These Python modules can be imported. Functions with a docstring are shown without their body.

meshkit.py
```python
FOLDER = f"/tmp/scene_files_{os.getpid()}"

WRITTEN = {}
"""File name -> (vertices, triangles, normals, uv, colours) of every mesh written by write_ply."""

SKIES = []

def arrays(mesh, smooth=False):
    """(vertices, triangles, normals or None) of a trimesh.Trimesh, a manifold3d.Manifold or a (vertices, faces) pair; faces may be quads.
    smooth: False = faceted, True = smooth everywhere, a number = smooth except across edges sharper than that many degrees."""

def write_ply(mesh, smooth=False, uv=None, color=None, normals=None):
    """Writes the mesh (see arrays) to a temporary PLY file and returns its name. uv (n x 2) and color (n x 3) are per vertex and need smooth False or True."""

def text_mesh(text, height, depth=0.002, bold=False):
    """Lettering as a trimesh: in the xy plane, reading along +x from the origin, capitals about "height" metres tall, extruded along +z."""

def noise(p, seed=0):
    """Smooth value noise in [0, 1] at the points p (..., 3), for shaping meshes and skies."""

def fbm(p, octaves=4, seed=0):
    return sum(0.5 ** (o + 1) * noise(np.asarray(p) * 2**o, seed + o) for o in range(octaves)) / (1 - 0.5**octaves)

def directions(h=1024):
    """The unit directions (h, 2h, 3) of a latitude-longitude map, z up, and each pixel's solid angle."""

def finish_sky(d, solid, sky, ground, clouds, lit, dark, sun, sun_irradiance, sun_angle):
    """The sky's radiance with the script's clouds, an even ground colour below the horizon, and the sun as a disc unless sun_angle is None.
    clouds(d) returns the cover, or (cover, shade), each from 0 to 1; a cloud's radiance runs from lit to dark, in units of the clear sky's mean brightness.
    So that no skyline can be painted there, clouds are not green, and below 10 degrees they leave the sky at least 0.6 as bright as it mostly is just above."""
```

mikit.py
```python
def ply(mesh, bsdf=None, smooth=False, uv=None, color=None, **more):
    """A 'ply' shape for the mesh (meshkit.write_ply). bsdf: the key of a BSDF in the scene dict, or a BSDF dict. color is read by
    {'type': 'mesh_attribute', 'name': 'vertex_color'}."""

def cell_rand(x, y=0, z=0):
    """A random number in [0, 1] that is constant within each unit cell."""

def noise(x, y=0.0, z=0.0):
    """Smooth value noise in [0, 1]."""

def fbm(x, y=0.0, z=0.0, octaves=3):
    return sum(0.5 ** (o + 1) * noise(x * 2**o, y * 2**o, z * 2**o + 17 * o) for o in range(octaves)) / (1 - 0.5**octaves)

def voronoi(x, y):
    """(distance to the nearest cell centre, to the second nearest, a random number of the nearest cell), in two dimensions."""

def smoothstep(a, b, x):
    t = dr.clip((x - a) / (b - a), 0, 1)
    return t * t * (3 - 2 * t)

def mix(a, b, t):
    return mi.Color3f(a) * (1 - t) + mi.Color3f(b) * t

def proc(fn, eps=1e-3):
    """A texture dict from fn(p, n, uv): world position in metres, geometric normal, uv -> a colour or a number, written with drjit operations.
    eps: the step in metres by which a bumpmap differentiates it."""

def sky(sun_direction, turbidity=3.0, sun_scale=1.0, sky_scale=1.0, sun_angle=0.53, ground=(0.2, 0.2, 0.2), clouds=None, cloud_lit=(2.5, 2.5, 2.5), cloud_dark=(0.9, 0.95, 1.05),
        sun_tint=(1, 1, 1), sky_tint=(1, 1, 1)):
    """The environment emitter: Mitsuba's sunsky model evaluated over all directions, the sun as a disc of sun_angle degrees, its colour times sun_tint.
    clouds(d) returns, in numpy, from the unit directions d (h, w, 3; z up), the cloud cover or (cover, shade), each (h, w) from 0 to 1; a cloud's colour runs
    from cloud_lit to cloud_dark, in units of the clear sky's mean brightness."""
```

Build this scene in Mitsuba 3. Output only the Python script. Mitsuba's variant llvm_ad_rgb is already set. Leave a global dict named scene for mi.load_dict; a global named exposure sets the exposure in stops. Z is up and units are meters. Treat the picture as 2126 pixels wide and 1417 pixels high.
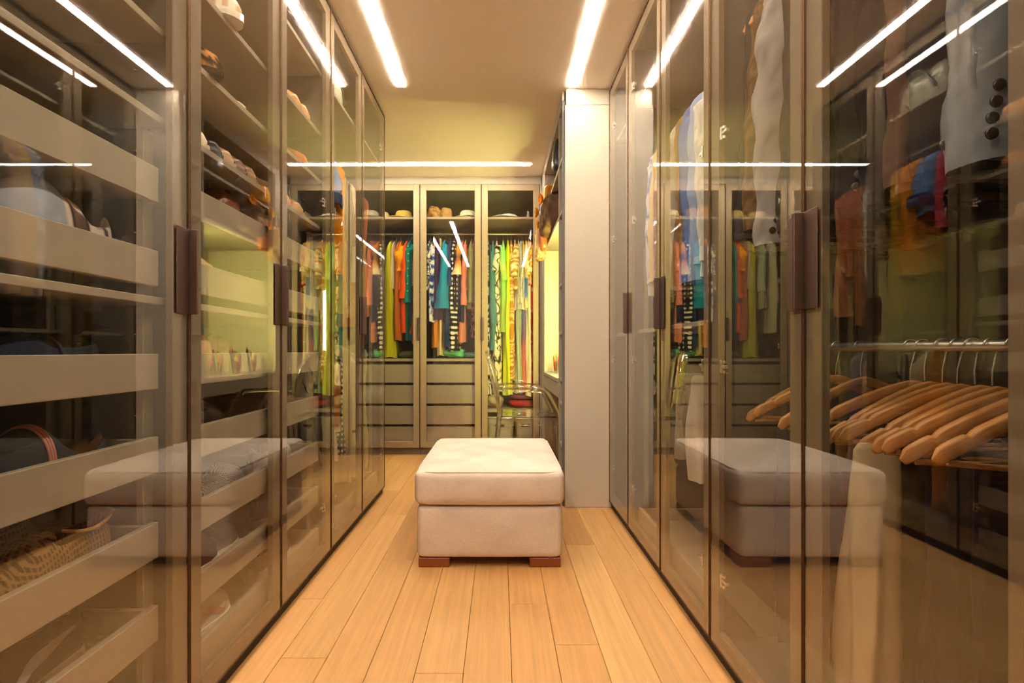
import math, random
import numpy as np, trimesh, mitsuba as mi, mikit, meshkit
from mikit import noise, fbm, smoothstep, mix
import drjit as dr
T = mi.ScalarTransform4f
random.seed(7); RNG = np.random.default_rng(7)
scene, labels = {}, {}
PI = math.pi
def lin(r, g, b):
    return [((c/255+.055)/1.055)**2.4 if c > 10 else c/255/12.92 for c in (r, g, b)]

# ---------------------------------------------------------------- camera, light, exposure
F, VX, VY, EYE = 1030.0, 1038.0, 727.0, 0.96
exposure = 2.68
scene['camera'] = {'type': 'perspective', 'fov_axis': 'x', 'fov': math.degrees(2*math.atan(1063/F)),
    'principal_point_offset_x': (1063-VX)/2126, 'principal_point_offset_y': (708.5-VY)/1417,
    'near_clip': .02, 'far_clip': 50,
    'to_world': T().look_at(origin=[0, 0, EYE], target=[0, 1, EYE], up=[0, 0, 1])}
STRIP = [v*17.0 for v in (1.0, .885, .725)]
BAR = [v*66.0 for v in (1.0, .96, .30)]
H = 2.56                 # ceiling
XL, XR = -.78, .668      # door planes
ZD0, ZD1 = .042, 2.536   # door bottom, top
YP = 3.033               # end panel
YB = 4.56                # back door plane

# ---------------------------------------------------------------- materials
def plastic(c, rough=.35, ior=1.45): return {'type': 'twosided', 'bsdf': {'type': 'roughplastic', 'distribution': 'ggx', 'alpha': rough, 'int_ior': ior, 'diffuse_reflectance': {'type': 'rgb', 'value': list(c)}, 'nonlinear': False}}
def matte(c): return {'type': 'twosided', 'bsdf': {'type': 'diffuse', 'reflectance': {'type': 'rgb', 'value': list(c)}}}
def metal(c, a=.2): return {'type': 'twosided', 'bsdf': {'type': 'roughconductor', 'distribution': 'ggx', 'alpha': a, 'specular_reflectance': {'type': 'rgb', 'value': list(c)}, 'material': 'none'}}
VC = {'type': 'mesh_attribute', 'name': 'vertex_color'}
scene['m_taupe'] = plastic(lin(218, 202, 180), .45)
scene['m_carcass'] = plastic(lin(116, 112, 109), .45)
scene['m_drawer'] = plastic(lin(197, 184, 161), .4)
scene['m_frame'] = plastic(lin(140, 122, 99), .35)
scene['m_edge'] = metal(lin(92, 70, 52), .3)
scene['m_handle'] = metal(lin(104, 84, 74), .32)
scene['m_dark'] = plastic(lin(48, 36, 28), .4)
scene['m_chrome'] = metal((.82, .80, .76), .12)
scene['m_brass'] = metal(lin(190, 170, 110), .3)
scene['m_ceiling'] = matte(lin(232, 222, 208))
scene['m_panel'] = plastic(lin(245, 229, 204), .5)
scene['m_champagne'] = plastic(lin(170, 147, 110), .35)
scene['m_glass'] = {'type': 'thindielectric', 'int_ior': 1.72, 'specular_transmittance': {'type': 'rgb', 'value': [.90, .875, .825]}}
scene['m_clear'] = {'type': 'dielectric', 'int_ior': 1.45, 'ext_ior': 1.0}
scene['m_sheet'] = {'type': 'thindielectric', 'int_ior': 1.5}
scene['m_mirror'] = metal((.85, .86, .84), .03)
scene['m_cloth'] = {'type': 'twosided', 'bsdf': {'type': 'diffuse', 'reflectance': VC}}
scene['m_gloss'] = {'type': 'twosided', 'bsdf': {'type': 'principled', 'base_color': VC, 'roughness': .28, 'specular': .5}}
def f_floor(p, n, uv):
    t = uv.x; o = uv.y*40
    g = fbm(p.x*95+o, p.y*3.2+o, 0, 3)
    ring = fbm(p.x*16+o*1.7, p.y*1.1+o, 3, 2)
    fine = noise(p.x*420, p.y*9+o, 1)
    a = mix(lin(184, 126, 68), lin(230, 178, 112), t)
    v = (g-.5)*.42+(ring-.5)*.34+(fine-.5)*.16
    return a*(1+v*.55)
scene['m_floor'] = {'type': 'twosided', 'bsdf': {'type': 'roughplastic', 'distribution': 'ggx', 'alpha': .28, 'int_ior': 1.4, 'diffuse_reflectance': mikit.proc(f_floor), 'nonlinear': False}}
def f_suede(p, n, uv):
    a = fbm(p.x*9, p.y*9, p.z*9, 3); b = noise(p.x*160, p.y*160, p.z*160)
    return mix(lin(196, 178, 162), lin(222, 206, 190), a)*(.94+.12*b)
scene['m_suede'] = {'type': 'twosided', 'bsdf': {'type': 'diffuse', 'reflectance': mikit.proc(f_suede)}}
def f_wood(p, n, uv):
    g = fbm(uv.x*9, uv.y*160, uv.x*3, 3)
    return mix(lin(190, 122, 60), lin(236, 176, 106), g)
scene['m_hanger'] = {'type': 'twosided', 'bsdf': {'type': 'roughplastic', 'distribution': 'ggx', 'alpha': .14, 'diffuse_reflectance': mikit.proc(f_wood), 'nonlinear': False}}
scene['m_foot'] = plastic(lin(140, 66, 26), .2)

# ---------------------------------------------------------------- mesh helpers
def hexa(x0, x1, y0, y1, z0, z1, b=.0015):
    """box with chamfered edges"""
    x0, x1 = min(x0, x1), max(x0, x1); y0, y1 = min(y0, y1), max(y0, y1); z0, z1 = min(z0, z1), max(z0, z1)
    b = min(b, (x1-x0)*.3, (y1-y0)*.3, (z1-z0)*.3)
    c = np.array([(x0+x1)/2, (y0+y1)/2, (z0+z1)/2]); h = np.array([(x1-x0)/2, (y1-y0)/2, (z1-z0)/2])
    P = []
    for sx in (-1, 1):
        for sy in (-1, 1):
            for sz in (-1, 1):
                for k in range(3):
                    q = h-b; q[k] = h[k]; P.append(c+q*np.array([sx, sy, sz]))
    return (np.array(P), CH_F)
def _chf():
    P = []
    for sx in (-1, 1):
        for sy in (-1, 1):
            for sz in (-1, 1):
                for k in range(3):
                    q = np.array([.8, .8, .8]); q[k] = 1; P.append(q*np.array([sx, sy, sz]))
    P = np.array(P)
    from scipy.spatial import ConvexHull
    hl = ConvexHull(P); f = []
    for s, e in zip(hl.simplices, hl.equations):
        a, b_, c = P[s]
        f.append(s if np.dot(np.cross(b_-a, c-a), e[:3]) > 0 else s[::-1])
    return np.array(f)
CH_F = _chf()
def join(ms):
    vs, fs, o = [], [], 0
    for m in ms:
        v, f = (m.vertices, m.faces) if hasattr(m, 'vertices') else m
        f = np.asarray(f)
        if f.shape[1] == 4: f = np.vstack([f[:, [0, 1, 2]], f[:, [0, 2, 3]]])
        vs.append(np.asarray(v)); fs.append(f+o); o += len(v)
    return (np.vstack(vs), np.vstack(fs))
def grid_faces(n, m, closed=False):
    i, j = np.meshgrid(np.arange(n-1), np.arange(m if closed else m-1), indexing='ij')
    k = (j+1) % m
    q = np.stack([i*m+j, i*m+k, (i+1)*m+k, (i+1)*m+j], -1).reshape(-1, 4)
    return np.vstack([q[:, [0, 1, 2]], q[:, [0, 2, 3]]])
def tube(pts, r, sides=8, cap=True):
    p = np.asarray(pts, float); n = len(p)
    t = np.gradient(p, axis=0); t /= np.linalg.norm(t, axis=1, keepdims=True)+1e-12
    ref = np.array([0, 0, 1.]) if abs(t[0, 2]) < .9 else np.array([1., 0, 0])
    a = np.zeros_like(p); a[0] = np.cross(t[0], ref); a[0] /= np.linalg.norm(a[0])
    for i in range(1, n):
        q = a[i-1]-t[i]*np.dot(a[i-1], t[i]); a[i] = q/(np.linalg.norm(q)+1e-12)
    b = np.cross(t, a); an = np.arange(sides)*2*PI/sides
    r = np.broadcast_to(r, (n,))
    v = p[:, None]+r[:, None, None]*(np.cos(an)[None, :, None]*a[:, None]+np.sin(an)[None, :, None]*b[:, None])
    v = v.reshape(-1, 3); f = grid_faces(n, sides, True)
    if cap:
        v = np.vstack([v, p[:1], p[-1:]]); c0, c1 = n*sides, n*sides+1; j = np.arange(sides); k = (j+1) % sides
        f = np.vstack([f, np.stack([j*0+c0, k, j], 1), np.stack([j*0+c1, (n-1)*sides+j, (n-1)*sides+k], 1)])
    return (v, f)
def lathe(prof, n=28, c=(0, 0, 0)):
    p = np.asarray(prof, float); an = np.arange(n)*2*PI/n
    v = np.stack([p[:, None, 0]*np.cos(an), p[:, None, 0]*np.sin(an), np.repeat(p[:, None, 1], n, 1)], -1).reshape(-1, 3)
    return (v+np.array(c), grid_faces(len(p), n, True))
def rbox(sx, sy, sz, r, n=14, puff=(0, 0, 0)):
    """soft box centred at the origin"""
    m = trimesh.creation.box((2, 2, 2)); 
    for _ in range(4 if n > 10 else 3): m = m.subdivide()
    v = np.array(m.vertices); h = np.array([sx, sy, sz])/2
    s = np.sign(v)*np.abs(v)**1.0; core = h-r
    # spend vertices near the edges
    w = np.sin(s*PI/2)*.45+s*.55
    p = w*h; q = np.clip(p, -core, core); d = p-q
    ax = np.abs(p/h).argmax(1)
    # cube surface point -> rounded surface
    big = np.abs(s).max(1, keepdims=True)
    d2 = d.copy(); l = np.linalg.norm(d2, axis=1, keepdims=True)
    p = q+d2/np.maximum(l, 1e-9)*r
    u = p/h
    p[:, 0] += puff[0]*np.sign(u[:, 0])*np.abs(u[:, 0])**3*(1-u[:, 1]**2)*(1-u[:, 2]**2)
    p[:, 1] += puff[1]*np.sign(u[:, 1])*np.abs(u[:, 1])**3*(1-u[:, 0]**2)*(1-u[:, 2]**2)
    p[:, 2] += puff[2]*np.sign(u[:, 2])*np.abs(u[:, 2])**3*(1-u[:, 0]**2)*(1-u[:, 1]**2)
    return (p, np.array(m.faces))
def move(m, t=(0, 0, 0), rz=0, s=1):
    v, f = (m.vertices, m.faces) if hasattr(m, 'vertices') else m
    c, n = math.cos(rz), math.sin(rz); v = np.asarray(v)*s
    return (np.stack([v[:, 0]*c-v[:, 1]*n, v[:, 0]*n+v[:, 1]*c, v[:, 2]], 1)+np.array(t), f)
def turn(v, rz, t):
    c, n = math.cos(rz), math.sin(rz)
    return np.stack([v[:, 0]*c-v[:, 1]*n, v[:, 0]*n+v[:, 1]*c, v[:, 2]], 1)+np.array(t)

# ---------------------------------------------------------------- scene helpers
def number(k):
    if k not in USED: USED.add(k); return k
    i = 1
    while f'{k}_{i:03d}' in USED: i += 1
    USED.add(f'{k}_{i:03d}'); return f'{k}_{i:03d}'
USED = set()
def thing(name, label, cat, group=None):
    k = number(name); labels[k] = {'label': label, 'category': cat}
    if group: labels[k]['group'] = group
    return k
def put(k, mesh, m, smooth=False, color=None, uv=None, **kw):
    if color is not None:
        n = len(mesh[0]); color = np.broadcast_to(np.asarray(color, float), (n, 3)); smooth = bool(smooth)
    scene[k] = mikit.ply(mesh, m, smooth=smooth, color=color, uv=uv, **kw); return k
def part(parent, name, mesh, m, smooth=False, color=None, uv=None, label=None, kind=None, **kw):
    k = number(parent+'__'+name); put(k, mesh, m, smooth, color, uv, **kw)
    if label or kind: labels[k] = {a: b for a, b in (('label', label), ('kind', kind)) if b}
    return k
def struct(name, mesh, m, **kw):
    USED.add(name); put(name, mesh, m, **kw); labels[name] = {'kind': 'structure', 'label': kw.get('label', name.replace('_', ' '))}

# ================================================================ the setting
YF, YE = -.9, 5.22
labels['floor'] = {'kind': 'structure', 'label': 'oak plank floor'}
USED.add('floor')
put('floor', hexa(-2.0, 1.4, YF, YE, -.06, -.014), 'm_dark')
W0 = .144
cuts = {-6: [1.92, 3.4], -5: [1.55, 2.9, 4.0], -4: [2.275, 3.7], -3: [1.15, 2.95], -2: [1.476, 3.3], -1: [.6, 3.6], 0: [1.88, 3.2], 1: [1.62, 2.8, 3.9], 2: [.8, 2.45], 3: [1.3, 3.5], 4: [2.1, 3.0]}
tones = {(-2, 1): .62, (-2, 2): .8, (-1, 1): .45, (-1, 2): .4, (0, 1): .25, (0, 2): .3, (0, 0): .35, (1, 0): .35, (1, 1): .3, (2, 1): .95, (2, 2): .35, (3, 1): .6, (-3, 1): .5, (-4, 0): .5, (-4, 1): .35, (-5, 1): .65, (-5, 0): .35}
for k in range(-14, 10):
    xa = .035+k*W0; xb = xa+W0
    if xb > 1.38 or xa < -1.98: continue
    ys = [YF]+cuts.get(k, [RNG.uniform(1, 2), RNG.uniform(3.4, 4.6)])+[YE]
    for i in range(len(ys)-1):
        m = hexa(xa+.0006, xb-.0006, ys[i]+.0006, ys[i+1]-.0006, -.014, RNG.uniform(-.0002, 0), .0010)
        tn = tones.get((k, i), RNG.uniform(.3, .75))
        part('floor', 'plank', m, 'm_floor', uv=np.tile([[tn, RNG.uniform()]], (24, 1)))
struct('ceiling', hexa(-2.0, 1.4, YF, YE, H, H+.05), 'm_ceiling')
struct('wall_left', hexa(-1.46, -1.405, YF, 3.375, 0, H), 'm_taupe')
struct('wall_left_alcove', hexa(-2.0, -1.95, 3.30, YE, 0, H), 'm_taupe')
struct('wall_left_return', hexa(-1.95, -1.46, 3.30, 3.375, 0, H), 'm_taupe')
struct('wall_right', hexa(1.305, 1.36, YF, YE, 0, H), 'm_taupe')
struct('wall_back', hexa(-2.0, 1.36, 5.17, YE, 0, H), 'm_taupe')
struct('wall_front', hexa(-2.0, 1.36, YF, YF+.05, 0, H), 'm_taupe')
struct('wall_left_lining', hexa(-1.40, XL, YF+.05, .17, 0, H), 'm_taupe')
struct('wall_right_lining', hexa(XR, 1.30, YF+.05, .59, 0, H), 'm_taupe')

# ================================================================ LED strips
def led(x0, x1, y0, y1, label):
    k = thing('led_strip_light', label, 'light')
    part(k, 'diffuser', hexa(x0, x1, y0, y1, H-.008, H-.001, .0005), 'm_ceiling', emitter={'type': 'area', 'radiance': {'type': 'rgb', 'value': STRIP}})
    b = .003
    part(k, 'rim', join([hexa(x0-b, x0, y0-b, y1+b, H-.003, H-.0005), hexa(x1, x1+b, y0-b, y1+b, H-.003, H-.0005), hexa(x0, x1, y0-b, y0, H-.003, H-.0005), hexa(x0, x1, y1, y1+b, H-.003, H-.0005)]), 'm_ceiling')
led(-.625, -.58, -.3, 3.0, 'long recessed LED strip along the left side of the ceiling')
led(.415, .46, -.3, 3.0, 'long recessed LED strip on the ceiling ending at the beige end panel')
led(-1.77, .26, 4.24, 4.285, 'recessed LED strip across the ceiling in front of the back wardrobe')

# ================================================================ wardrobes on both sides
HZ = (.26, .91, 1.62, 2.30)
def door(k, plane, s, y0, y1, handle=None, hinge=None):
    """a glass door in the plane x = plane; s = +1 when the cabinet lies towards +x. handle, hinge: 'near' or 'far' edge"""
    d = k+'__door'; d = number(d); g = .0022
    a, b = y0+g, y1-g
    v = np.array([[plane, a, ZD0], [plane, b, ZD0], [plane, b, ZD1], [plane, a, ZD1]])
    put(d+'__glass', (v, np.array([[0, 1, 2], [0, 2, 3]])), 'm_glass'); USED.add(d+'__glass')
    f0, f1 = plane+s*.004, plane+s*.022; st = .055
    part(d, 'frame', join([hexa(f0, f1, a, a+st, ZD0, ZD1), hexa(f0, f1, b-st, b, ZD0, ZD1), hexa(f0, f1, a+st, b-st, ZD0, ZD0+st), hexa(f0, f1, a+st, b-st, ZD1-st, ZD1)]), 'm_frame')
    e0, e1 = plane-s*.002, plane+s*.022; w = .0026
    part(d, 'edge_strip', join([hexa(e0, e1, a-.0016, a+w, ZD0, ZD1, .0005), hexa(e0, e1, b-w, b+.0016, ZD0, ZD1, .0005), hexa(e0, e1, a, b, ZD0-.002, ZD0+w, .0005), hexa(e0, e1, a, b, ZD1-w, ZD1+.002, .0005)]), 'm_edge')
    if handle:
        h0, h1 = 1.05, 1.262
        yy = (a, a+.052) if handle == 'near' else (b-.052, b)
        lip = (a-.001, a+.004) if handle == 'near' else (b-.004, b+.001)
        part(d, 'handle', join([hexa(plane-s*.0045, plane-s*.0015, yy[0], yy[1], h0, h1), hexa(plane-s*.024, plane-s*.003, lip[0], lip[1], h0, h1)]), 'm_handle')
    if hinge:
        yc = a+st+.012 if hinge == 'near' else b-st-.012
        sg = 1 if hinge == 'near' else -1
        for z in HZ:
            part(d, 'hinge', join([hexa(plane+s*.003, plane+s*.010, yc-.004, yc+.004, z-.020, z+.020), hexa(plane+s*.006, plane+s*.018, yc, yc+sg*.032, z-.005, z+.005)]
                 + [move(lathe([(0, -.004), (.007, -.004), (.007, .004), (0, .004)], 10), (plane+s*.012, yc+sg*dy, z+dz)) for dy, dz in ((.008, .015), (.008, -.015), (.024, 0))]), 'm_chrome')
def unit(label, plane, s, y0, y1, doors, shelves, drawers=(), rods=(), dmat='m_drawer'):
    k = thing('wardrobe', label, 'wardrobe')
    back = plane+s*.60; fr = plane+s*.028
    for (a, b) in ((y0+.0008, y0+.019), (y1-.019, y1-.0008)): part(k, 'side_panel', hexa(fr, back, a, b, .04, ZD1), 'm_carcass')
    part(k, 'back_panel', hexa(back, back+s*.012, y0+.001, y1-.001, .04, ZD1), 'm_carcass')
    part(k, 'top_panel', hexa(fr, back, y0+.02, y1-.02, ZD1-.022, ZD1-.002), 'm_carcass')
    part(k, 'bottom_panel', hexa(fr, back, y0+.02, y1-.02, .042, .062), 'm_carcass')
    part(k, 'plinth', hexa(plane+s*.012, plane+s*.03, y0+.0005, y1-.0005, 0, .04), 'm_dark')
    for z in shelves: part(k, 'shelf', hexa(plane+s*.036, back-s*.002, y0+.021, y1-.021, z-.009, z+.009), 'm_drawer')
    for (z0, z1) in drawers:
        d = number(k+'__drawer'); x0 = plane+s*.037
        put(d+'__front', hexa(x0, x0+s*.018, y0+.058, y1-.058, z0, z1), dmat); USED.add(d+'__front')
        part(d, 'tray', join([hexa(x0+s*.019, back-s*.04, y0+.066, y1-.066, z0+.008, z0+.02), hexa(x0+s*.019, back-s*.04, y0+.062, y0+.076, z0+.008, z1-.006), hexa(x0+s*.019, back-s*.04, y1-.076, y1-.062, z0+.008, z1-.006), hexa(back-s*.052, back-s*.04, y0+.066, y1-.066, z0+.008, z1-.006)]), 'm_drawer')
    if drawers:
        for yy in (y0+.02, y1-.058): part(k, 'filler', hexa(plane+s*.075, plane+s*.093, yy+(.0 if yy < (y0+y1)/2 else .002), yy+.036, .07, 1.495), 'm_drawer')
        for yy in (y0+.0195, y1-.0225):
            part(k, 'shelf_pin', join([move(lathe([(.006, -.0012), (.006, .0012), (0, .0012)], 8), (plane+s*.12, yy+.0015, z)) for z in (.5, .8, 1.0, 1.25, 1.45, 1.65, 1.85)]), 'm_chrome')
    for (z, xx) in rods:
        part(k, 'clothes_rail', tube([[plane+s*xx, y0+.02, z], [plane+s*xx, (y0+y1)/2, z], [plane+s*xx, y1-.02, z]], .0125, 14), 'm_chrome', 30)
    for d in doors: door(k, plane, s, *d)
    return k
DRW = [(1.312, 1.396), (1.112, 1.197), (.868, .952), (.668, .755), (.466, .550), (.268, .352), (.078, .163)]
SHL = [2.222, 1.942, 1.727, 1.514, 1.078]
unit('left wardrobe nearest the camera, glass doors over pull-out trays', XL, -1, .18, 1.2456, [(.18, .70, None, 'near'), (.70, 1.2456, 'far', None)], SHL, DRW)
unit('left wardrobe second from the camera, glass doors over trays of shoes', XL, -1, 1.2456, 2.292, [(1.2456, 1.7696, 'far', None), (1.7696, 2.292, 'near', 'far')], SHL, DRW)
unit('far left wardrobe with hanging rust, blue and orange clothes', XL, -1, 2.292, 3.355, [(2.292, 2.81, 'far', 'near'), (2.81, 3.355, 'near', 'far')], [2.222], [(.078, .163)], [(2.10, .30), (1.06, .30)])
unit('right wardrobe nearest the camera, glass doors over jackets and wooden hangers', XR, 1, .60, 1.58, [(.60, 1.093, 'far', None), (1.093, 1.58, 'near', 'far')], [2.222], (), [(2.15, .30), (.97, .30)])
unit('middle right wardrobe, glass doors over pale shirts', XR, 1, 1.58, 2.5915, [(1.58, 2.069, 'far', 'near'), (2.069, 2.5915, 'near', 'far')], [2.222, 1.055], [(.078, .163)], [(2.10, .30), (.93, .30)])
unit('narrow far right wardrobe beside the beige end panel', XR, 1, 2.5915, YP-.002, [(2.5915, YP-.002, 'near', 'far')], [2.222, 1.055], (), [(2.10, .30)])
for nm, x0, x1, y0, y1 in (('trim_1', -1.40, XL-.012, .18, 3.355), ('trim_2', XR+.012, 1.30, .60, YP)):
    struct(nm, hexa(x0, x1, y0, y1, ZD1+.004, H-.001), 'm_dark')

# ================================================================ back wardrobe
def back_unit(label, x0, x1, doors, kind):
    k = thing('wardrobe', label, 'wardrobe'); fr, back = YB+.028, 5.15
    Z1 = 2.487; Z0 = .066
    for (a, b) in ((x0+.0008, x0+.019), (x1-.019, x1-.0008)): part(k, 'side_panel', hexa(a, b, fr, back, Z0, Z1), 'm_carcass')
    part(k, 'back_panel', hexa(x0+.001, x1-.001, back, back+.012, Z0, Z1), 'm_carcass')
    part(k, 'top_panel', hexa(x0+.02, x1-.02, fr, back, Z1-.02, Z1-.001), 'm_carcass')
    part(k, 'bottom_panel', hexa(x0+.02, x1-.02, fr, back, Z0, Z0+.02), 'm_carcass')
    part(k, 'plinth', hexa(x0+.0005, x1-.0005, YB+.04, YB+.058, 0, Z0), 'm_frame')
    part(k, 'shelf', hexa(x0+.02, x1-.02, fr+.02, back-.002, 2.178, 2.20), 'm_drawer')
    part(k, 'clothes_rail', tube([[x0+.02, 4.86, 2.095], [(x0+x1)/2, 4.86, 2.095], [x1-.02, 4.86, 2.095]], .0125, 12), 'm_chrome', 30)
    if kind == 'drawers':
        part(k, 'drawer_top', hexa(x0+.02, x1-.02, fr+.02, back-.002, .858, .884), 'm_drawer')
        n = max(1, round((x1-x0)/.56))
        for i in range(n):
            xa = x0+.022+(x1-x0-.044)*i/n; xb = x0+.022+(x1-x0-.044)*(i+1)/n
            part(k, 'divider', hexa(xb-.010, xb-.001, fr+.022, back-.01, .088, .856), 'm_dark')
            for j in range(4):
                zt = .830-j*.193
                d = number(k+'__drawer')
                put(d, join([hexa(xa+.012, xb-.028, fr+.026, fr+.044, zt-.171, zt), hexa(xa+.014, xb-.03, fr+.046, back-.03, zt-.165, zt-.05)]), 'm_drawer')
            part(k, 'drawer_recess', hexa(xa+.001, xb-.012, fr+.06, fr+.07, .088, .856), 'm_dark')
    else:
        part(k, 'shelf', hexa(x0+.02, x1-.02, fr+.02, back-.002, .385, .415), 'm_drawer')
    for (a, b, hd) in doors:
        d = number(k+'__door'); a += .002; b -= .002; st = .058
        g_ = YB+.012; v = np.array([[a+.05, g_, Z0+.05], [b-.05, g_, Z0+.05], [b-.05, g_, Z1-.05], [a+.05, g_, Z1-.05]])
        put(d+'__glass', (v, np.array([[0, 1, 2], [0, 2, 3]])), 'm_glass')
        part(d, 'frame', join([hexa(a+.002, a+st, YB, YB+.02, Z0, Z1), hexa(b-st, b-.002, YB, YB+.02, Z0, Z1), hexa(a+st, b-st, YB, YB+.02, Z0, Z0+st), hexa(a+st, b-st, YB, YB+.02, Z1-st, Z1)]), 'm_champagne')
        part(d, 'edge_strip', join([hexa(a-.001, a+.002, YB-.001, YB+.022, Z0, Z1), hexa(b-.002, b+.001, YB-.001, YB+.022, Z0, Z1), hexa(a, b, YB-.001, YB+.022, Z1-.002, Z1+.001), hexa(a, b, YB-.001, YB+.022, Z0-.001, Z0+.002)]), 'm_edge')
        xx = (a, a+.022) if hd == 'near' else (b-.022, b)
        xl = (a, a+.004) if hd == 'near' else (b-.014, b-.010)
        if hd: part(d, 'handle', join([hexa(xx[0], xx[1], YB-.0045, YB-.0015, 1.05, 1.262), hexa(xl[0], xl[1], YB-.026, YB-.003, 1.05, 1.262)]), 'm_handle')
        if hd and a < -.5:
            hx = b-st-.012 if hd == 'near' else a+st+.012
            for z in (.3, 1.0, 1.6, 2.34): part(d, 'hinge', hexa(hx-.008, hx+.008, YB+.013, YB+.022, z-.024, z+.024), 'm_chrome')
    return k
BX = [-1.87, -1.31, -.737, -.172, .366]
back_unit('back wardrobe at the left, tinted glass doors over teal and lime clothes and drawers', BX[0], BX[2], [(BX[0], BX[1], 'near'), (BX[1], BX[2], 'far')], 'drawers')
back_unit('middle back wardrobe with polka dot and blue clothes above four drawers', BX[2], BX[3], [(BX[2], BX[3], None)], 'drawers')
back_unit('right back wardrobe with long printed dresses above white baskets', BX[3], BX[4], [(BX[3], BX[4], 'near')], 'long')
struct('trim_3', hexa(-1.95, .38, YB+.012, YB+.04, 2.489, H-.001), 'm_taupe')

struct('trim_4', hexa(.3675, .3845, YB+.002, YB+.02, .0, 2.487), 'm_taupe')

# ================================================================ vanity unit behind the end panel
ep = thing('end_panel', 'tall plain beige end panel closing the right wardrobe run', 'panel')
part(ep, 'panel', hexa(.398, 1.30, YP, YP+.03, .0, 2.46, .002), 'm_panel')
part(ep, 'filler', hexa(.405, 1.30, YP+.002, YP+.03, 2.462, H-.001), 'm_panel')
va = thing('vanity_unit', 'built-in vanity with open bag shelves above a lit desk niche', 'vanity')
VF, VB, V0, V1, V2, V3 = .385, .97, 3.065, 3.24, 4.30, 4.545
part(va, 'side_panel', hexa(VF, VB, V0, V0+.018, .0, 2.50), 'm_carcass')
part(va, 'side_panel', hexa(VF, VB, V1, V1+.018, .0, 2.48), 'm_taupe')
part(va, 'side_panel', hexa(VF, VB, V2, V2+.03, .0, 2.48), 'm_taupe')
part(va, 'filler', hexa(VF-.002, VF+.016, V2+.032, V3, .0, 2.50), 'm_taupe')
part(va, 'back_panel', hexa(VB, VB+.014, V0, V3, .0, 2.50), 'm_taupe')
part(va, 'top_panel', hexa(VF, VB-.002, V0+.02, V3, 2.482, 2.50), 'm_taupe')
for z in (.36, .62, .775, 1.07, 1.38, 1.83, 2.16): part(va, 'shelf', hexa(VF+.002, VB-.002, V0+.02, V1-.002, z-.011, z+.011), 'm_drawer')
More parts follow.
